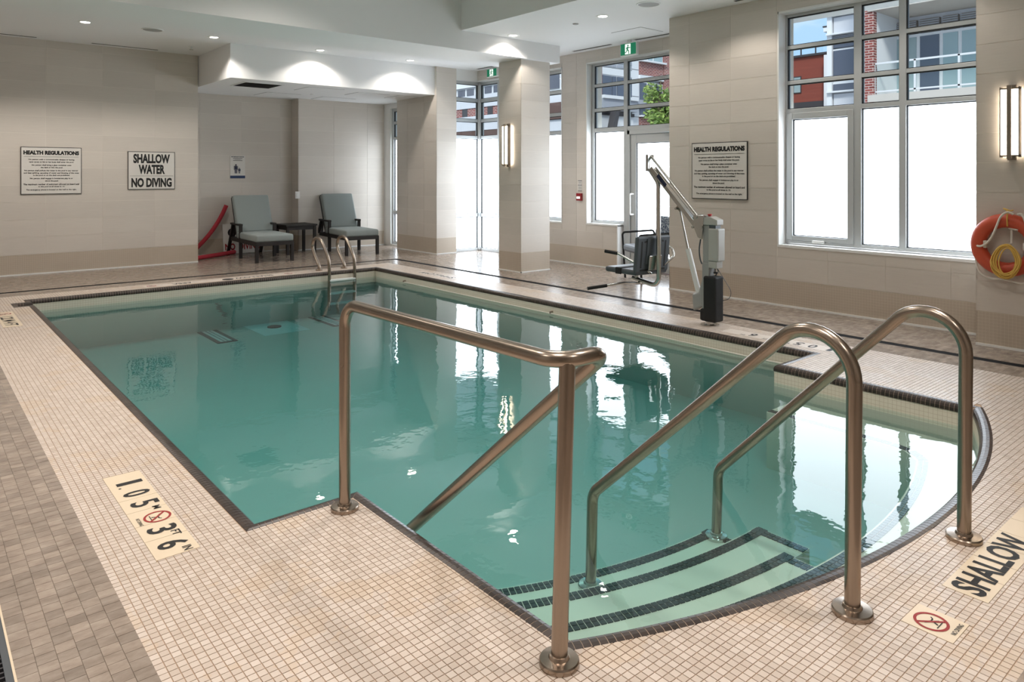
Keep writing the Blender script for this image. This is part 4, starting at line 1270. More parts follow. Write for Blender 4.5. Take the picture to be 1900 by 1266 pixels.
# fire alarm pull
a, c_ = onX(1072, 358.5, 8.1), onX(1081, 372.5, 8.1)
t = Thing('fire_alarm', 'red fire alarm pull station on the recess wall', 'alarm', (8.1, (a.y+c_.y)/2, c_.z))
t.part('body', MB().box(8.06, 8.1, c_.y, a.y, c_.z, a.z), 'alarm_red', bevel=.004)
t.part('pull_handle', MB().box(8.05, 8.062, c_.y+.018, a.y-.018, c_.z+.03, c_.z+.065), 'exit_white', bevel=.003)
a, c_ = onX(1073, 334, 8.1), onX(1080, 355, 8.1)
t = Thing('alarm_notice', 'narrow instruction plate above the red alarm', 'sign', (8.1, (a.y+c_.y)/2, c_.z))
t.part('plate', MB().box(8.094, 8.1, c_.y, a.y, c_.z, a.z), 'sign_white')
for q in (.04, .44, .94): t.part('black_band', MB().box(8.0925, 8.094, c_.y, a.y, a.z-(a.z-c_.z)*q-.008, a.z-(a.z-c_.z)*q), 'print_black')
for q in (.18, .28, .60, .70, .80): t.part('print_line', MB().box(8.0925, 8.094, c_.y+.012, a.y-.012, a.z-(a.z-c_.z)*q-.005, a.z-(a.z-c_.z)*q), 'print_grey')

# =================================================================== DECK SIGN TILES
def slab(t, x0, x1, y0, y1, cuts, axis):
    """cream sign tiles, one piece each"""
    e = [0] + list(cuts) + [1]
    for k in range(len(e)-1):
        if axis == 'y':
            ya, yb_ = y1 - (y1-y0)*e[k] - .001, y1 - (y1-y0)*e[k+1] + .001
            t.part('sign_tile', MB().box(x0+.001, x1-.001, yb_, ya, -.004, .0012), 'sign_cream')
        else:
            xa, xb = x0 + (x1-x0)*e[k] + .001, x0 + (x1-x0)*e[k+1] - .001
            t.part('sign_tile', MB().box(xa, xb, y0+.001, y1-.001, -.004, .0012), 'sign_cream')
def no_dive(t, c, r, right, upv, z=.0022):
    c = Vector((c[0], c[1], z)); right, upv = Vector(right), Vector(upv)
    m = MB(); n = 32
    for k in range(n):
        a0, a1 = 2*PI*k/n, 2*PI*(k+1)/n
        f = lambda a, q: c + right*(math.cos(a)*q) + upv*(math.sin(a)*q)
        m.quad(f(a0, r*.82), f(a0, r), f(a1, r), f(a1, r*.82))
    d = (right*-.7071 + upv*.7071)
    m.bar(c - d*r*.9, c + d*r*.9, r*.16, .0006)
    t.part('prohibition_ring', m, 'print_red')
    g = MB()
    def lim(a, b_, w): g.bar(c + (right*a[0] + upv*a[1])*r, c + (right*b_[0] + upv*b_[1])*r, w*r, .0004)
    lim((-.35, .30), (.10, -.05), .16); lim((.10, -.05), (.42, -.32), .10); lim((.0, .02), (.35, .05), .09); lim((.35, .05), (.5, .2), .08); lim((.1, -.05), (-.1, -.42), .10); lim((-.45, -.5), (.5, -.5), .06)
    t.part('diver_figure', g, 'print_black')
# depth marker on the left deck
x0, x1, y0, y1 = sgn105
t = Thing('depth_marker', 'depth marker tiles 1.05 M and 3 FT 6 IN on left deck', 'floor sign', (x0, (y0+y1)/2, 0))
slab(t, x0, x1, y0, y1, (.345, .50, .66, .82), 'y')
R_, U_ = Vector((0,-1,0)), Vector((1,0,0))
def fl_text(t, body, u, v, wh, R, U, mat='print_black', bold=.02, size=.1):
    p = onZ(u, v, .0022); text(t.e, t.off, body, size, p, R, U, mat, wh, bold*size)
for body, u, v, wh in (('1', 240, 896, (.034, .105)), ('.', 222.5, 907.5, (.012, .012)), ('0', 253.5, 915, (.056, .108)), ('5', 268.5, 933.5, (.056, .108)), ('M', 290.6, 940.6, (.034, .030)),
                        ('3', 301, 981.6, (.058, .108)), ('FT', 327, 987, (.045, .032)), ('6', 320.5, 1009, (.058, .108)), ('IN', 348, 1015.6, (.036, .032))):
    fl_text(t, body, u, v, wh, R_, U_)
p = onZ(292, 959.5); no_dive(t, (p.x, p.y), .052, R_, U_)
fl_text(t, 'NO DIVING', 259, 969.8, (.078, .014), R_, U_, bold=.01)
# same marker further up the left deck
x0, x1, y0, y1 = sgn122
t = Thing('depth_marker', 'depth marker tiles 1.22 M at far end of left deck', 'floor sign', (x0, (y0+y1)/2, 0))
slab(t, x0, x1, y0, y1, (.25, .5, .75), 'y')
text(t.e, t.off, '1.22 M 4 FT', .1, (.775, 8.38, .0022), R_, U_, 'print_black', (.56, .105), .002)
no_dive(t, (.775, 8.82), .06, R_, U_)
# right deck: marker read from the water
R2, U2 = Vector((0,1,0)), Vector((-1,0,0))
t = Thing('depth_marker', 'depth marker 1.05 M lettering on the right deck by the notch', 'floor sign', (5.67, 3.1, 0))
t.part('sign_tile', MB().box(5.59, 5.75, 2.70, 3.72, -.002, .0012), 'sign_pale')
for body, u, v, wh in (('1', 1548, 647, (.04, .115)), ('0', 1513.5, 641, (.062, .115)), ('5', 1488.5, 636, (.062, .115)), ('M', 1470.5, 633.5, (.04, .03)), ('3', 1440, 629, (.062, .115)), ('FT', 1428, 626, (.045, .03)), ('6', 1403, 620.3, (.062, .115)), ('IN', 1387, 618.5, (.04, .03))):
    q = onZ(u, v, .0022); text(t.e, t.off, body, .1, (5.67 if len(body) == 1 and body != 'M' else 5.62, q.y, .0022), R2, U2, 'print_black', wh, .002)
t = Thing('deck_lettering', 'shallow lettering on the right deck near the far corner', 'floor sign', (5.70, 8.0, 0))
a, c_ = onZ(783, 505, 0), onZ(847, 516, 0)
t.part('sign_tile', MB().box(5.62, 5.78, c_.y-.06, a.y+.06, -.002, .0012), 'sign_pale')
text(t.e, t.off, 'SHALLOW', .1, (5.70, (a.y+c_.y)/2, .0022), R2, U2, 'print_black', (abs(a.y-c_.y), .10), .001)
# far deck, upside down from here
R3, U3 = Vector((-1,0,0)), Vector((0,-1,0))
ycn = 9.85
t = Thing('deck_lettering', 'shallow area lettering on the far deck below the chaises', 'floor sign', (3.0, ycn, 0))
fx = lambda u: onY(u, 515, ycn).x
t.part('sign_tile', MB().box(fx(268), fx(545), ycn-.08, ycn+.08, -.002, .0012), 'sign_pale')
text(t.e, t.off, 'SHALLOW', .1, ((fx(436)+fx(506))/2, ycn, .0022), R3, U3, 'print_black', (fx(506)-fx(436), .11), .001)
text(t.e, t.off, 'AREA', .1, ((fx(320)+fx(356))/2, ycn, .0022), R3, U3, 'print_black', (fx(356)-fx(320), .11), .001)
for u in (281, 535): no_dive(t, (fx(u), ycn), .055, R3, U3)
single('deck_drain', MB().lathe([(.001, 0), (.07, 0), (.072, .004), (.001, .005)], (fx(422), ycn-.02, 0), 24), 'vent_dark', 'dark round drain cover on the far deck', 'drain')
# near right: SHALLOW and no diving
R4, U4 = Vector((1,0,0)), Vector((0,1,0))
x0, x1, y0, y1 = sgnSH
t = Thing('deck_lettering', 'shallow lettering tiles at the right of the near deck', 'floor sign', (x0, y0, 0))
slab(t, x0, x1, y0, y1, (.18, .34, .50, .66, .83), 'x')
text(t.e, t.off, 'SHALLOW', .1, (3.005, .862, .0022), R4, U4, 'print_black', (.56, .105), .003)
x0, x1, y0, y1 = sgnND
t = Thing('no_diving_tile', 'no diving tile on the near deck by the middle rail', 'floor sign', (x0, y0, 0))
slab(t, x0, x1, y0, y1, (), 'x')
p = onZ(1728, 1155); no_dive(t, (p.x, p.y), .050, R4, U4)
text(t.e, t.off, 'NO DIVING', .1, (2.475, .806, .0022), R4, U4, 'print_black', (.075, .014), .001)

# =================================================================== POOL FITTINGS UNDER WATER
def pool_vent(u0, v0, u1, v1, label):
    a, c_ = onZ(u0, v0, ZFL), onZ(u1, v1, ZFL)
    xm = (a.x+c_.x)/2; hw = .12
    t = Thing('floor_grating', label, 'pool grating', (xm, (a.y+c_.y)/2, ZFL), 'framed gratings on the pool floor')
    ya, yb_ = min(a.y, c_.y), max(a.y, c_.y)
    m = MB(); w = .05
    m.box(xm-hw, xm-hw+w, ya, yb_, ZFL, ZFL+.008); m.box(xm+hw-w, xm+hw, ya, yb_, ZFL, ZFL+.008); m.box(xm-hw, xm+hw, ya, ya+w, ZFL, ZFL+.008); m.box(xm-hw, xm+hw, yb_-w, yb_, ZFL, ZFL+.008)
    t.part('tile_border', m, 'black')
    t.part('grating', MB().box(xm-hw+w, xm+hw-w, ya+w, yb_-w, ZFL, ZFL+.006), 'pool_fitting')
    g = MB()
    for k in range(28):
        y = ya+w+.02 + k*(yb_-ya-2*w-.04)/28
        for s in (-1, 1): g.box(xm+s*.012, xm+s*.032, y, y+.012, ZFL+.006, ZFL+.008)
    t.part('grating_slots', g, 'plastic_grey', kind='stuff')
zz = ZFL
pool_vent(374, 609, 421, 636, 'dark framed grating on the pool floor at left')
pool_vent(587, 584, 625, 606, 'dark framed grating on the pool floor near the ladder')
p = onZ(509, 607.5, ZFL)
t = Thing('main_drain', 'white square with dark round drain on the pool floor', 'drain', (p.x, p.y, ZFL))
t.part('plate', MB().box(p.x-.30, p.x+.30, p.y-.45, p.y+.45, ZFL, ZFL+.004), 'pool_fitting')
t.part('cover', MB().lathe([(.001, 0), (.09, 0), (.09, .012), (.001, .016)], (p.x, p.y, ZFL+.003), 24), 'black')
# safety line hooked along the right pool wall
xw = XR-.056
t = Thing('safety_line', 'thin rope hooked along the right pool wall at waterline', 'rope', (xw, 5.5, -.1), None)
ys = [(2.83, -.115), (2.95, -.118), (3.2, -.125), (4.2, -.116), (6.2, -.116), (8.6, -.116), (8.75, -.118)]
t.part('rope', MB().tube([(xw-.03, y, z) for y, z in ys], .006, 6), 'rope_white')
for y in (2.82, 5.75, 8.78):
    t.part('hook', MB().tube([(xw, y, -.10), (xw-.035, y, -.10), (xw-.035, y, -.115)], .010, 8), 'sconce_metal')

# =================================================================== LIFE RING
cy_, cz_, rx = 1.838, .842, 6.712
t = Thing('life_ring', 'orange life ring hung on the right column', 'life ring', (6.777, cy_, cz_-.25))
ringp = [(rx, cy_ + .195*math.cos(2*PI*k/48), cz_ + .195*math.sin(2*PI*k/48)) for k in range(48)]
t.part('ring', MB().tube(ringp, .056, 18, closed=True), 'ring_orange', smooth=True)
def rope_arc(pts, r, n=6):
    P = [Vector(p) for p in pts]; out = []
    for k in range(len(P)-1):
        p0, p1, p2, p3 = P[max(k-1, 0)], P[k], P[k+1], P[min(k+2, len(P)-1)]
        for q in range(n):
            s = q/n; out.append(.5*((2*p1) + (p2-p0)*s + (2*p0-5*p1+4*p2-p3)*s*s + (3*p1-p0-3*p2+p3)*s**3))
    out.append(P[-1]); return MB().tube(out, r, 8)
def pr(u, v, x): q = onX(u, v, x); return (x, q.y, q.z)
t.part('grab_line', rope_arc([pr(1880, 398, 6.66), pr(1869, 394, 6.65), pr(1857, 402, 6.645), pr(1849, 420, 6.645), pr(1840, 440, 6.645), pr(1828, 453, 6.645), pr(1816, 457, 6.65), pr(1809, 451, 6.70), pr(1812, 443, 6.73)], .0085), 'rope_white', smooth=True)
t.part('grab_line', rope_arc([pr(1809, 452, 6.69), pr(1810, 475, 6.69), pr(1814, 497, 6.69), pr(1824, 510, 6.69), pr(1840, 517, 6.69), pr(1860, 518, 6.68), pr(1878, 522, 6.68), pr(1900, 526, 6.68), pr(1925, 515, 6.69), pr(1934, 480, 6.70), pr(1932, 450, 6.70), pr(1915, 445, 6.66), pr(1905, 420, 6.65), pr(1897, 399, 6.65), pr(1888, 398, 6.66)], .0085), 'rope_white', smooth=True)
for a in (180, 0): t.part('line_clip', MB().box(6.66, 6.72, cy_+.135*math.cos(math.radians(a))-.012, cy_+.135*math.cos(math.radians(a))+.012, cz_-.03, cz_+.03), 'rope_white', bevel=.005)
t = Thing('throw_line', 'coiled yellow throw line hanging inside the life ring', 'rope', (6.63, cy_, .58))
rnd = random.Random(3)
m = MB()
for k in range(13):
    cu_, cv = 1866.5 + rnd.uniform(-3, 3), 484 + rnd.uniform(-2, 2); ru, rv = rnd.uniform(15, 27), rnd.uniform(24, 32); xx = 6.62 + rnd.uniform(-.02, .02)
    pts = []
    for q in range(22):
        a = 2*PI*q/22; wv = 1 - .22*max(0, math.sin(a))
        pts.append(pr(cu_ + ru*math.cos(a)*wv, cv - rv*math.sin(a), xx))
    m.tube(pts, .0055, 7, closed=True)
t.part('coil', m, 'rope_yellow', smooth=True)
t.part('tie', rope_arc([pr(1869, 420, 6.66), pr(1868.5, 405, 6.645), pr(1869, 392, 6.66), pr(1862, 387, 6.67), pr(1874, 391, 6.66), pr(1880, 390, 6.67)], .0055), 'rope_yellow', smooth=True)
t = Thing('ring_bracket', 'white bracket and hook in the middle of the life ring', 'bracket', (6.777, 1.80, .86))
t.part('hook', MB().tube([pr(1877, 425, 6.70), pr(1877, 452, 6.66), pr(1873, 453, 6.64)], .008, 8), 'rope_white')
t.part('hook', MB().tube([pr(1872, 424, 6.70), pr(1888, 427, 6.66)], .007, 8), 'rope_white')
t.part('arm', MB().tube([pr(1877, 437, 6.777), pr(1877, 437, 6.69)], .01, 8), 'rope_white')

# =================================================================== POOL LIFT
LX, LY = 5.765, 3.95
t = Thing('pool_lift', 'steel and grey pool lift with seat on the right deck', 'pool lift', (LX, LY, 0))
P = lambda u, v: Vector(onX(u, v, LX))
def PZ(z): return Vector((LX, LY, z))
t.part('anchor', MB().lathe([(.085, 0), (.085, .006), (.04, .010), (.036, .09)], (LX, LY, 0), 24), 'steel_bright', smooth=True)
# column
t.part('mast', MB().box(LX-.035, LX+.045, LY-.02, LY+.055, .10, .97), 'lift_paint', bevel=.008)
t.part('battery_cover', MB().box(LX-.07, LX+.07, LY-.105, LY+.03, .035, .46), 'rubber', bevel=.018)
t.part('mast_foot', MB().box(LX-.06, LX+.06, LY-.02, LY+.075, .035, .15), 'rubber', bevel=.02)
t.part('mast_cover', MB().box(LX-.045, LX-.02, LY-.02, LY+.055, .15, .58), 'lift_paint', bevel=.004)
cb2 = t.part('control_box', MB().box(LX-.055, LX+.06, LY-.125, LY-.015, .60, .905), 'plastic_light', bevel=.012)
t.part('control_base', MB().box(LX-.05, LX+.05, LY-.105, LY-.015, .535, .60), 'plastic_light', bevel=.008)
t.part('top_cap', MB().prism([(LY-.11, .935), (LY+.05, .935), (LY+.05, 1.0), (LY-.03, 1.015), (LY-.11, .985)], 'x', LX-.05, LX+.055), 'plastic_light', bevel=.006)
t.part('charger_clip', MB().box(LX-.04, LX+.04, LY-.09, LY-.02, .905, .935), 'plastic_grey')
t.part('stop_button', MB().lathe([(.014, 0), (.014, .012), (.021, .014), (.021, .024), (.016, .028)], (LX, LY+.0, 1.008), 16), 'button_red', smooth=True)
for k, (dx, dy) in enumerate(((-.01, .0), (.01, .01), (.02, -.01))):
    t.part('cable', rope_arc([(LX+dx, LY-.06, .54), (LX+dx*1.5, LY-.06+dy, .50), (LX+dx*.3, LY-.07, .48), (LX+dx, LY-.05, .455)], .004), 'print_grey')
t.part('cable', rope_arc([(LX+.02, LY-.06, .54), (LX+.05, LY-.13, .42), (LX+.05, LY-.19, .33), (LX+.05, LY-.17, .26), (LX+.05, LY-.10, .23)], .003), 'plastic_grey')
t.part('cable_grommet', MB().lathe([(.018, 0), (.018, .014)], (LX+.0, LY-.06, .485), 12), 'rubber')
# arm: two parallel bars rising away from the column
pa, pb = P(1302, 428), P(1207, 292)
pa.y = max(pa.y, LY+.03)
dirv = (pb-pa).normalized(); nv = Vector((0, -dirv.z, dirv.y))
lo_a, lo_b = P(1293, 417), P(1211, 312)
for s in (-1, 1):
    t.part('arm_bar', MB().bar(lo_a + Vector((s*.034, 0, 0)), lo_b + Vector((s*.034, 0, 0)), .012, .042, (0, 0, 1)), 'steel_bright', bevel=.002)
t.part('link_bar', MB().tube([P(1304, 413), P(1207, 289)], .012, 12), 'steel_bright', smooth=True)
t.part('arm_web', MB().bar(P(1285, 405), P(1222, 325), .05, .02), 'steel_bright')
# name strip on the arm's flank
tb0, tb1 = P(1225, 325), P(1240, 345); dd = (tb0-tb1).normalized()
t.part('name_strip', MB().bar(tb0 + Vector((-.042, 0, 0)), tb1 + Vector((-.042, 0, 0)), .002, .04), 'print_navy')
# head bracket
t.part('head_block', MB().bar(P(1206.5, 291), P(1207.5, 319), .07, .022, (0, 1, 0)), 'steel_bright', bevel=.003)
for s in (-1, 1): t.part('head_plate', MB().bar(P(1206, 287) + Vector((s*.045, 0, 0)), P(1206, 318) + Vector((s*.045, 0, 0)), .010, .03, (0, 1, 0)), 'steel_bright')
# bracket between arm and column
for s in (-1, 1):
    t.part('pivot_plate', MB().prism([(P(1290, 412).y, P(1290, 412).z), (P(1299, 399).y, P(1299, 399).z), (LY+.03, 1.02), (LY+.05, .80), (P(1301, 440).y, P(1301, 440).z)], 'x', LX+s*.05-.006, LX+s*.05+.006), 'steel_bright', bevel=.002)
for u, v, r in ((1297, 402, .02), (1308, 420, .016), (1292, 421, .012)): t.part('pivot_pin', MB().lathe([(r, -.065), (r, .065)], P(u, v), 14, (1,0,0)), 'steel_bright', smooth=True)
t.part('arm_handle', rope_arc([P(1300, 444), P(1297.5, 462), P(1299, 480), P(1302.5, 490)], .007), 'plastic_grey', smooth=True)
# actuator
t.part('piston_rod', MB().tube([P(1261, 388), P(1277, 463)], .010, 12), 'steel_bright', smooth=True)
t.part('actuator_tube', MB().tube([P(1276.5, 462), P(1297, 545)], .026, 16), 'lift_white', smooth=True)
t.part('actuator_lug', MB().bar(P(1258, 382), P(1265, 389), .03, .05), 'steel')
t.part('actuator_bolt', MB().lathe([(.012, -.05), (.012, .05)], P(1259, 387), 10, (1,0,0)), 'steel_bright')
t.part('actuator_motor', MB().prism([(P(1288, 545).y, P(1288, 545).z), (P(1290, 576).y, P(1290, 576).z), (LY+.05, .17), (LY+.05, .47), (P(1300, 542).y, P(1300, 542).z)], 'x', LX-.04, LX+.04), 'lift_paint', bevel=.015)
# hanger tube
hx = P(1222, 345); yh = hx.y
b0 = P(1207, 316); b1 = Vector((LX, yh, P(1222, 340).z)); b2 = Vector((LX, yh, P(1222, 532).z))
e_dir = (RGT*-.57 + FWD*.82).normalized(); w_dir = (RGT*.82 + FWD*.57).normalized()
b3 = b2 + e_dir*.36 + Vector((0, 0, .045))
t.part('hanger_tube', MB().tube(round_path([b0, b1, b2, b3], [.12, .085], 8), .024, 14), 'steel_bright', smooth=True)
# seat
Z3 = Vector((0, 0, 1))
bot = b2 + Vector((0, 0, .05))
bk = Vector((LX, yh, 0)) + e_dir*.085
zb0, zb1 = P(1222, 507).z, P(1222, 438).z
lean = (Z3 - e_dir*.10).normalized()
bc0 = Vector((bk.x, bk.y, (zb0+zb1)/2)) - w_dir*.01
t.part('seat_back', MB().obox(bc0, w_dir, e_dir, lean, .235, .022, (zb1-zb0)/2), 'plastic_grey', bevel=.02)
for s in (-1, 1):
    t.part('back_slot', MB().obox(bc0 + w_dir*(s*.165) - e_dir*.0215 - lean*.0, w_dir, e_dir, lean, .010, .002, (zb1-zb0)*.36), 'black')
    t.part('back_slot', MB().obox(bc0 + w_dir*(s*.075) - e_dir*.0215 + lean*(zb1-zb0)*.38, (w_dir - lean*.25*s).normalized(), e_dir, (lean + w_dir*.25*s).normalized(), .062, .002, .009), 'black')
    t.part('back_slot', MB().obox(bc0 + w_dir*(s*.12) - e_dir*.0215 - lean*(zb1-zb0)*.42, w_dir, e_dir, lean, .055, .002, .009), 'black')
t.part('back_rib', MB().obox(bc0 - e_dir*.026 + lean*.03, w_dir, e_dir, lean, .10, .006, .13), 'plastic_grey', bevel=.004)
t.part('clamp_plate', MB().obox(bc0 - e_dir*.045 - lean*.085, w_dir, e_dir, lean, .085, .015, .075), 'steel_bright', bevel=.006)
sc0 = bk + e_dir*.235 + Z3*(zb0+.005)
t.part('seat_pan', MB().obox(sc0, w_dir, e_dir, Z3, .225, .225, .028), 'plastic_grey', bevel=.02)
for k in range(3): t.part('seat_groove', MB().obox(sc0 + e_dir*(-.09+.08*k) + Z3*.0285, w_dir, e_dir, Z3, .18, .004, .001), 'black')
t.part('belt', MB().obox(sc0 - w_dir*.226 + e_dir*.02, w_dir, e_dir, Z3, .006, .04, .032).obox(sc0 - w_dir*.10 + e_dir*.02 + Z3*.031, w_dir, e_dir, Z3, .13, .035, .004), 'rubber', bevel=.003)
t.part('seat_stem', MB().tube([b3 - e_dir*.05, b3 - e_dir*.05 + Z3*.05], .02, 10), 'steel_bright')
# arm bars with grips
dA = (bk - w_dir*.18); dN = FWD.dot(dA)
a0 = Vector(onD(1208, 507, dN+.1)); a1 = Vector(onD(1180, 489, dN)); a2 = Vector(onD(1147, 470.5, dN+.1)); a3 = Vector(onD(1125, 466.5, dN+.16))
t.part('arm_tube', MB().tube(round_path([a0, a1, a2, a3], .06), .013, 12), 'steel_bright', smooth=True)
t.part('arm_grip', MB().tube([a2 + (a3-a2)*.05, a3 + (a3-a2)*.12], .017, 12), 'rubber', smooth=True)
dF = FWD.dot(bk + w_dir*.24)
a0 = Vector(onD(1218, 503, dN+.16)); a1 = Vector(onD(1251, 475, dF+.02)); a2 = Vector(onD(1247, 460, dF+.06)); a3 = Vector(onD(1215, 452, dF+.30))
t.part('arm_tube', MB().tube(round_path([a0, a1, a2, a3], .05), .013, 12), 'steel_bright', smooth=True)
dL = FWD.dot(sc0)-.12
a0 = Vector(onD(1195, 526, dL+.1)); a1 = Vector(onD(1160, 525, dL)); a2 = Vector(onD(1126, 530, dL-.06)); a3 = Vector(onD(1090, 535.5, dL-.1))
t.part('leg_bar', MB().tube(round_path([a0, a1, a2, a3], .2), .013, 12), 'steel_bright', smooth=True)
t.part('leg_grip', MB().tube([a2, a3], .017, 12), 'rubber', smooth=True)

# =================================================================== PATTERNED ARMCHAIR BY THE DOOR
_q = onD(1201, 325, 9.6); ax, ay = _q.x, _q.y
t = Thing('armchair', 'blue patterned chair with black arms behind the pool lift', 'chair', (ax, ay, 0), rotz=math.radians(-118), local=True)
t.part('seat', MB().obox((0, 0, .42), (1,0,0), (0,1,0), (0,0,1), .25, .25, .05), 'plastic_grey', bevel=.03)
t.part('backrest', MB().obox((0, .25, .66), (1,0,0), (0,.97,-.2), (0,.2,.97), .24, .035, .19), 'chair_pattern', bevel=.03)
for s in (-1, 1):
    x = s*.29
    t.part('arm_frame', MB().tube(round_path([(x, .28, 0), (x, .22, .64), (x, -.24, .62), (x, -.20, 0)], .04), .014, 10), 'rubber', smooth=True)
    t.part('seat_bracket', MB().tube([(x, -.15, .37), (0, -.15, .37)], .012, 8), 'rubber')
    t.part('seat_bracket', MB().tube([(x, .20, .37), (0, .20, .37)], .012, 8), 'rubber')

# =================================================================== OUTSIDE
struct('ground_courtyard', MB().box(8.6, 60, -20, 60, -.3, -.12), 'paving', 'paved courtyard')
def fx_(c, u0, v0, u1, v1, uz=None):
    """rectangle on a facade x = c from picture corners (left top, right bottom read at the left edge)"""
    uz = u0 if uz is None else uz
    a, b_ = onX(uz, v0, c), onX(uz, v1, c); return (onX(u1, 325, c).y, onX(u0, 325, c).y, b_.z, a.z)
def fy_(c, u0, v0, u1, v1, uz=None):
    uz = u0 if uz is None else uz
    a, b_ = onY(uz, v0, c), onY(uz, v1, c); return (onY(u0, 325, c).x, onY(u1, 325, c).x, b_.z, a.z)
def px_(t, nm, mat, c, d, r, parent=None): return t.part(nm, MB().box(c, c+d, r[0], r[1], r[2], r[3]), mat, parent)
def py_(t, nm, mat, c, d, r, parent=None): return t.part(nm, MB().box(r[0], r[1], c, c+d, r[2], r[3]), mat, parent)

# balcony block seen through the right window
c = 26.0
t = Thing('balcony_building', 'apartment block with balconies and brick pier through right window', 'building', (c, 9, 0))
yb0, yb1 = onX(2100, 325, c).y, onX(1620, 325, c).y
t.part('wall', MB().box(c+.4, c+6, yb0, onX(1603, 325, c).y, 0, 14), 'bld_white')
px_(t, 'brick_pier', 'bld_brick', c-1.6, .25, (onX(1620.5, 325, c-1.6).y, onX(1603, 325, c-1.6).y, 0, 14))
px_(t, 'side_wall', 'bld_white2', c-1.35, 1.9, (onX(1620.5, 325, c-1.6).y, onX(1603, 325, c-1.6).y, 0, 14))
px_(t, 'wall_panel', 'bld_white2', c, .3, fx_(c, 1619, -60, 1648, 320))
for v0 in (45, 85): px_(t, 'panel_joint', 'bld_dark', c-.02, .03, fx_(c, 1624, v0+5, 1638, v0+6))
zs_ = [onX(1612, 177, c-1.6).z, onX(1612, 190, c-1.6).z]; st = 3.0
for k in (-1, 0, 1, 2):
    t.part('balcony_slab', MB().box(c-1.66, c+.4, yb0, onX(1611, 325, c-1.6).y, zs_[1]+k*st, zs_[0]+k*st), 'bld_concrete')
    zt_ = zs_[0]+k*st
    gl_ = t.part('railing', MB().box(c-1.5, c-1.46, yb0, onX(1619, 325, c-1.5).y, zt_+1.0, zt_+1.06).box(c-1.5, c-1.46, yb0, onX(1619, 325, c-1.5).y, zt_+.08, zt_+.13), 'bld_rail')
    y = onX(1619, 325, c-1.5).y - .05
    while y > yb0:
        t.part('railing_post', MB().box(c-1.5, c-1.45, y-.03, y+.03, zt_, zt_+1.05), 'bld_rail', gl_); y -= 1.25
    t.part('railing_glass', MB().box(c-1.48, c-1.475, yb0, onX(1619, 325, c-1.5).y, zt_+.13, zt_+1.0), 'clear_glass', gl_)
    # glazing behind the balcony
    ue = (1648, 1661, 1673, 1704.5, 1747, 1782, 1816, 1850, 1890, 1930, 1980)
    for i in range(len(ue)-1):
        q, q0 = onX(ue[i], 325, c+.3).y, onX(ue[i+1], 325, c+.3).y
        f = t.part('window', MB().box(c+.28, c+.42, q0, q, zt_, zt_+2.15), 'bld_white2')
        t.part('pane', MB().box(c+.25, c+.29, q0+.06, q-.06, zt_+.10, zt_+2.05), 'bld_glass' if i in (3, 7) else 'bld_glass_teal', f)
        lv = t.part('louvre_panel', MB().box(c+.25, c+.42, q0+.05, q-.05, zt_+2.18, zt_+2.62), 'bld_soffit')
        for n in range(6): t.part('louvre_blade', MB().box(c+.20, c+.25, q0+.05, q-.05, zt_+2.20+n*.07, zt_+2.23+n*.07), 'bld_grey', lv)
# bay tower with dark windows left of the brick pier
c = 27.0
t = Thing('bay_tower', 'pale panelled bay with dark windows left of brick pier', 'building', (c, 13, 0))
ya_, yb_ = onX(1605, 325, c).y, onX(1537, 325, c).y
t.part('wall', MB().box(c+.1, c+5, ya_, yb_, 0, 14), 'bld_white')
px_(t, 'brick_strip', 'bld_brick', c-.05, .2, fx_(c, 1592, -80, 1606, 330))
px_(t, 'corner_post', 'bld_white2', c-.12, .3, fx_(c, 1537, -80, 1546, 330))
for (v0, v1) in ((-20, 26), (95, 141), (157, 171)):
    f = px_(t, 'window', 'bld_white2', c, .12, fx_(c, 1546, v0-3, 1591, v1+3)); px_(t, 'pane', 'bld_glass', c-.04, .06, fx_(c, 1547, v0, 1588, v1), f)
px_(t, 'pane', 'bld_glass', c-.04, .16, fx_(c, 1547, 83, 1588, 90))
for (v0, v1) in ((29, 33), (65, 68), (171, 174)): px_(t, 'ledge', 'bld_white2', c-.25, .4, fx_(c, 1538, v0, 1592, v1))
for (v0, v1) in ((34, 64), (175, 230)): px_(t, 'panel', 'bld_white', c-.05, .16, fx_(c, 1548, v0, 1590, v1))
for n in range(5): px_(t, 'louvre_blade', 'bld_grey', c-.06, .1, fx_(c, 1546, 69+n*2.6, 1588, 70.3+n*2.6))
px_(t, 'lamp_bracket', 'bld_white2', c-.1, .3, fx_(c, 1530, 52, 1537, 60)); px_(t, 'lamp_cap', 'bld_dark', c-.12, .34, fx_(c, 1529, 49.5, 1537, 52))
# red clad house behind
c = 40.0
t = Thing('red_building', 'red timber clad building with roof railing under the sky', 'building', (c, 21, 0))
r = fx_(c, 1400, 118, 1528.5, 192, 1463); r = (r[0], r[1], r[2], onX(1495, 105.5, c).z)
t.part('wall', MB().box(c, c+6, r[0], r[1], r[2], r[3]), 'bld_cladding')
t.part('base', MB().box(c-.05, c+6, r[0], r[1], 0, r[2]), 'bld_dark')
px_(t, 'corner_post', 'bld_white2', c-.5, .5, fx_(c-.5, 1528.5, 102, 1538, 330))
t.part('roof_edge', MB().box(c-.15, c+6, r[0]-.9, r[1], r[3], r[3]+.12), 'bld_dark')
f = px_(t, 'window', 'bld_dark', c-.06, .1, fx_(c, 1473, 143, 1487, 174)); px_(t, 'pane', 'bld_glass_teal', c-.08, .06, fx_(c, 1474.5, 145, 1486, 172.5), f)
for u in (1440, 1487.5, 1514.5):
    t.part('railing_post', MB().box(c-.1, c-.04, onX(u, 325, c).y-.03, onX(u, 325, c).y+.03, r[3], r[3]+.62), 'bld_dark')
t.part('railing_glass', MB().box(c-.08, c-.07, r[0], r[1], r[3]+.08, r[3]+.6), 'clear_glass')
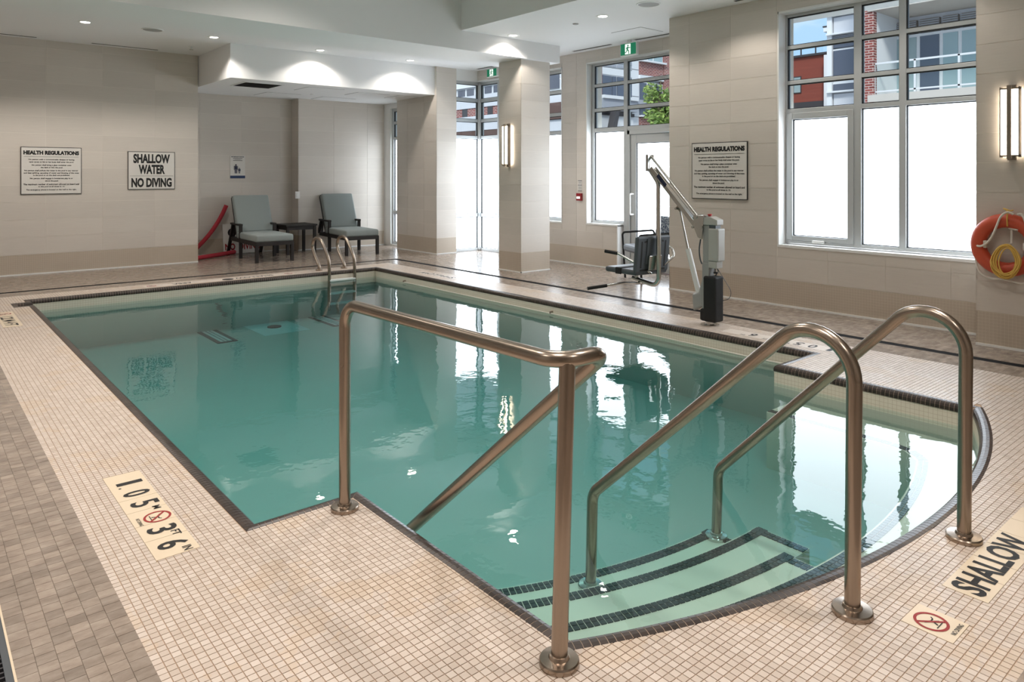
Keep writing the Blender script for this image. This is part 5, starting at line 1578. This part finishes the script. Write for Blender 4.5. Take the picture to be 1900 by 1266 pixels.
# brick wing seen over the exit door, facing us
c = 25.7
t = Thing('brick_wing', 'red brick wing with white windows seen above the exit door', 'building', (30, c, 0))
x0 = onY(1108, 325, c).x; x1 = onY(1330, 325, c).x
t.part('wall', MB().box(x0, x1, c+.25, c+1.2, 0, 14), 'bld_white')
py_(t, 'brick_pier', 'bld_brick', c-.1, .4, fy_(c, 1229.5, -60, 1330, 330))
for (v0, v1) in ((113.4, 138), (218, 244)): py_(t, 'brick_band', 'bld_brick', c-.05, .3, fy_(c, 1184.7, v0, 1230, v1))
py_(t, 'brick_strip', 'bld_brick', c-.05, .3, fy_(c, 1108, -60, 1116, 176, 1112))
py_(t, 'white_panel', 'bld_white2', c-.02, .3, fy_(c, 1172, -60, 1184.7, 330))
for v in (128, 178, 216): py_(t, 'panel_joint', 'bld_dark', c-.03, .02, fy_(c, 1172, v, 1184.7, v+.7))
for (v0, v1, sill) in ((88, 111, 1), (153, 185, 0), (201, 214, 1)):
    for (u0, u1) in ((1185, 1200), (1200.5, 1211), (1211.5, 1229)):
        f = py_(t, 'window', 'bld_white2', c-.02, .26, fy_(c, u0, v0-1.5, u1, v1+1.5, 1185)); py_(t, 'pane', 'bld_glass' if v0 > 100 else 'bld_glass_teal', c-.06, .06, fy_(c, u0+.8, v0, u1-1.8, v1, 1185), f)
    if sill: py_(t, 'sill', 'bld_white2', c-.25, .4, fy_(c, 1184, v1, 1231, v1+3, 1185))
py_(t, 'spandrel', 'bld_white2', c-.12, .35, fy_(c, 1184.7, 139, 1229, 146))
py_(t, 'spandrel', 'bld_grey', c-.3, .5, fy_(c, 1165, 184.5, 1201, 193))
# glazed link left of the brick wing
for (u0, u1) in ((1116.5, 1133.5), (1135, 1142.5), (1144.5, 1158), (1159, 1171)):
    for (v0, v1, mt) in ((88, 113, 'bld_grey'), (116.5, 121.5, 'bld_grey'), (139, 178, 'bld_glass')):
        f = py_(t, 'window', 'bld_white2', c, .2, fy_(c, u0-.9, v0-1.5, u1+.9, v1+1.5, 1116)); py_(t, 'pane', mt, c-.05, .06, fy_(c, u0, v0, u1, v1, 1116), f)
py_(t, 'spandrel', 'bld_white2', c-.02, .2, fy_(c, 1116, 124, 1172, 137))
py_(t, 'ledge', 'bld_white2', c-.5, .7, fy_(c, 1108, 177, 1172, 183, 1110)); py_(t, 'fascia', 'bld_grey', c-.4, .6, fy_(c, 1108, 183, 1172, 204, 1110))
py_(t, 'soffit_band', 'bld_dark', c-.2, .4, fy_(c, 1108, 207, 1172, 213, 1110)); py_(t, 'lower_panel', 'bld_white2', c-.1, .3, fy_(c, 1108, 213, 1172, 260, 1110))
p0, p1 = onY(1142, 204, c-.6), onY(1134.5, 245, c-.6)
t.part('raking_column', MB().bar(p0, p1 + (p1-p0)*1.2, .28, .4, (0, 1, 0)), 'bld_dark')
# wing seen through the glazed bay
c = 23.0
t = Thing('street_wing', 'brick and white wing seen through the glazed bay corner', 'building', (c, 29, 0))
y0, y1 = onX(1000, 325, c).y, onX(690, 325, c).y
t.part('wall', MB().box(c+.2, c+3, y0, y1, 0, 13), 'bld_white')
R0 = lambda v0, v1, u0=700, u1=1000: fx_(c, u0, v0, u1, v1, 850)
px_(t, 'brick_band', 'bld_brick', c, .3, R0(80, 156.5)); px_(t, 'white_band', 'bld_white2', c-.1, .4, R0(156.5, 166.5))
for k in range(16):
    u = 716 + k*16.5
    f = px_(t, 'window', 'bld_white2', c+.02, .2, fx_(c, u, 167, u+16, 182, 850)); px_(t, 'pane', 'bld_glass', c, .06, fx_(c, u+1.5, 168.5, u+14.5, 181, 850), f)
px_(t, 'white_band', 'bld_white', c-.05, .3, R0(182, 204)); px_(t, 'brick_band', 'bld_brick', c, .3, R0(204, 219))
for u in (734, 783, 858, 905): px_(t, 'doorway', 'bld_dark', c-.02, .3, fx_(c, u, 203, u+9.5, 219, 850))
px_(t, 'white_band', 'bld_white', c-.05, .3, R0(219, 245)); px_(t, 'soffit_band', 'bld_brown', c-.02, .3, R0(245, 262))
# low block behind the slim window beside the column
c = 22.0
t = Thing('entrance_block', 'grey and brown entrance block glimpsed right of the column', 'building', (c, 19, 0))
u0, u1 = 1000, 1052
t.part('wall', MB().box(c+.2, c+.5, onX(u1, 325, c).y, onX(u0, 325, c).y, 0, 10), 'bld_white2')
f = px_(t, 'window', 'bld_white2', c, .3, fx_(c, 1004, 129, 1042, 170, 1020)); px_(t, 'pane', 'bld_glass', c-.05, .1, fx_(c, 1006, 137, 1038.5, 166, 1020), f)
px_(t, 'panel', 'bld_white', c, .3, fx_(c, u0, 174, u1, 192, 1020)); px_(t, 'brown_band', 'bld_brown', c-.1, .4, fx_(c, u0, 192, u1, 222, 1020))
px_(t, 'panel', 'bld_white', c, .3, fx_(c, u0, 223, u1, 260, 1020))
# young tree outside the exit door
tx = onD(1226, 325, 13.0)
t = Thing('courtyard_tree', 'young green leafed tree outside the exit door', 'tree', (tx.x, tx.y, -.12))
t.part('trunk', MB().tube([(tx.x, tx.y, -.12), (tx.x+.03, tx.y, 1.2), (tx.x-.02, tx.y+.02, 2.4), (tx.x, tx.y, 3.1)], [.05, .045, .03, .012], 10), 'bark', smooth=True)
rnd = random.Random(11); m = MB(); br = MB()
blobs = []
for (u, v, r) in ((1211, 168, .16), (1209, 182, .14), (1222, 184, .17), (1236, 183, .20), (1248, 180, .25), (1207, 215, .14), (1220, 222, .17), (1233, 210, .2), (1243, 200, .25), (1222, 205, .15), (1228, 230, .22), (1245, 228, .25), (1260, 200, .3), (1262, 225, .3)):
    q = Vector(onD(u, v, 13.0 + rnd.uniform(-.35, .35))); blobs.append((q, r))
    br.tube([(tx.x, tx.y, min(q.z-.3, 2.9)), tuple((q + Vector((tx.x, tx.y, q.z-.2)))/2), tuple(q)], [.018, .012, .006], 6)
t.part('branches', br, 'bark')
for q, r in blobs:
    for k in range(int(120*r/.18)):
        d = Vector((rnd.gauss(0, 1), rnd.gauss(0, 1), rnd.gauss(0, .8))).normalized()*r*rnd.uniform(.35, 1.05)
        a = Vector((rnd.gauss(0, 1), rnd.gauss(0, 1), rnd.gauss(0, .5))).normalized(); b_ = a.cross(Vector((rnd.gauss(0, 1), rnd.gauss(0, 1), rnd.gauss(0, 1)))).normalized()
        p = q + d; L_, W_ = rnd.uniform(.035, .06), rnd.uniform(.018, .028)
        m.poly([p - a*L_, p + b_*W_, p + a*L_, p - b_*W_])
t.part('foliage', m, 'leaf', kind='stuff')

# ------------------------------------------------------------------ lettering becomes flat mesh print, scaled to its measured size
bpy.context.view_layer.update()
_dg = bpy.context.evaluated_depsgraph_get()
for o, fit, m in TEXTS:
    me = bpy.data.meshes.new_from_object(o.evaluated_get(_dg))
    xs = [v.co.x for v in me.vertices]; ys_ = [v.co.y for v in me.vertices]
    w, h = max(xs)-min(xs), max(ys_)-min(ys_); cx_, cy_ = (max(xs)+min(xs))/2, (max(ys_)+min(ys_))/2
    sx, sy = (fit[0]/w, fit[1]/h) if fit else (1, 1)
    for v in me.vertices: v.co = ((v.co.x-cx_)*sx, (v.co.y-cy_)*sy, 0)
    cu = o.data
    if not me.materials: me.materials.append(cu.materials[0])
    n = bpy.data.objects.new('lettering', me); COL.objects.link(n); n.parent = o.parent; n.matrix_local = m
    bpy.data.objects.remove(o); bpy.data.curves.remove(cu)
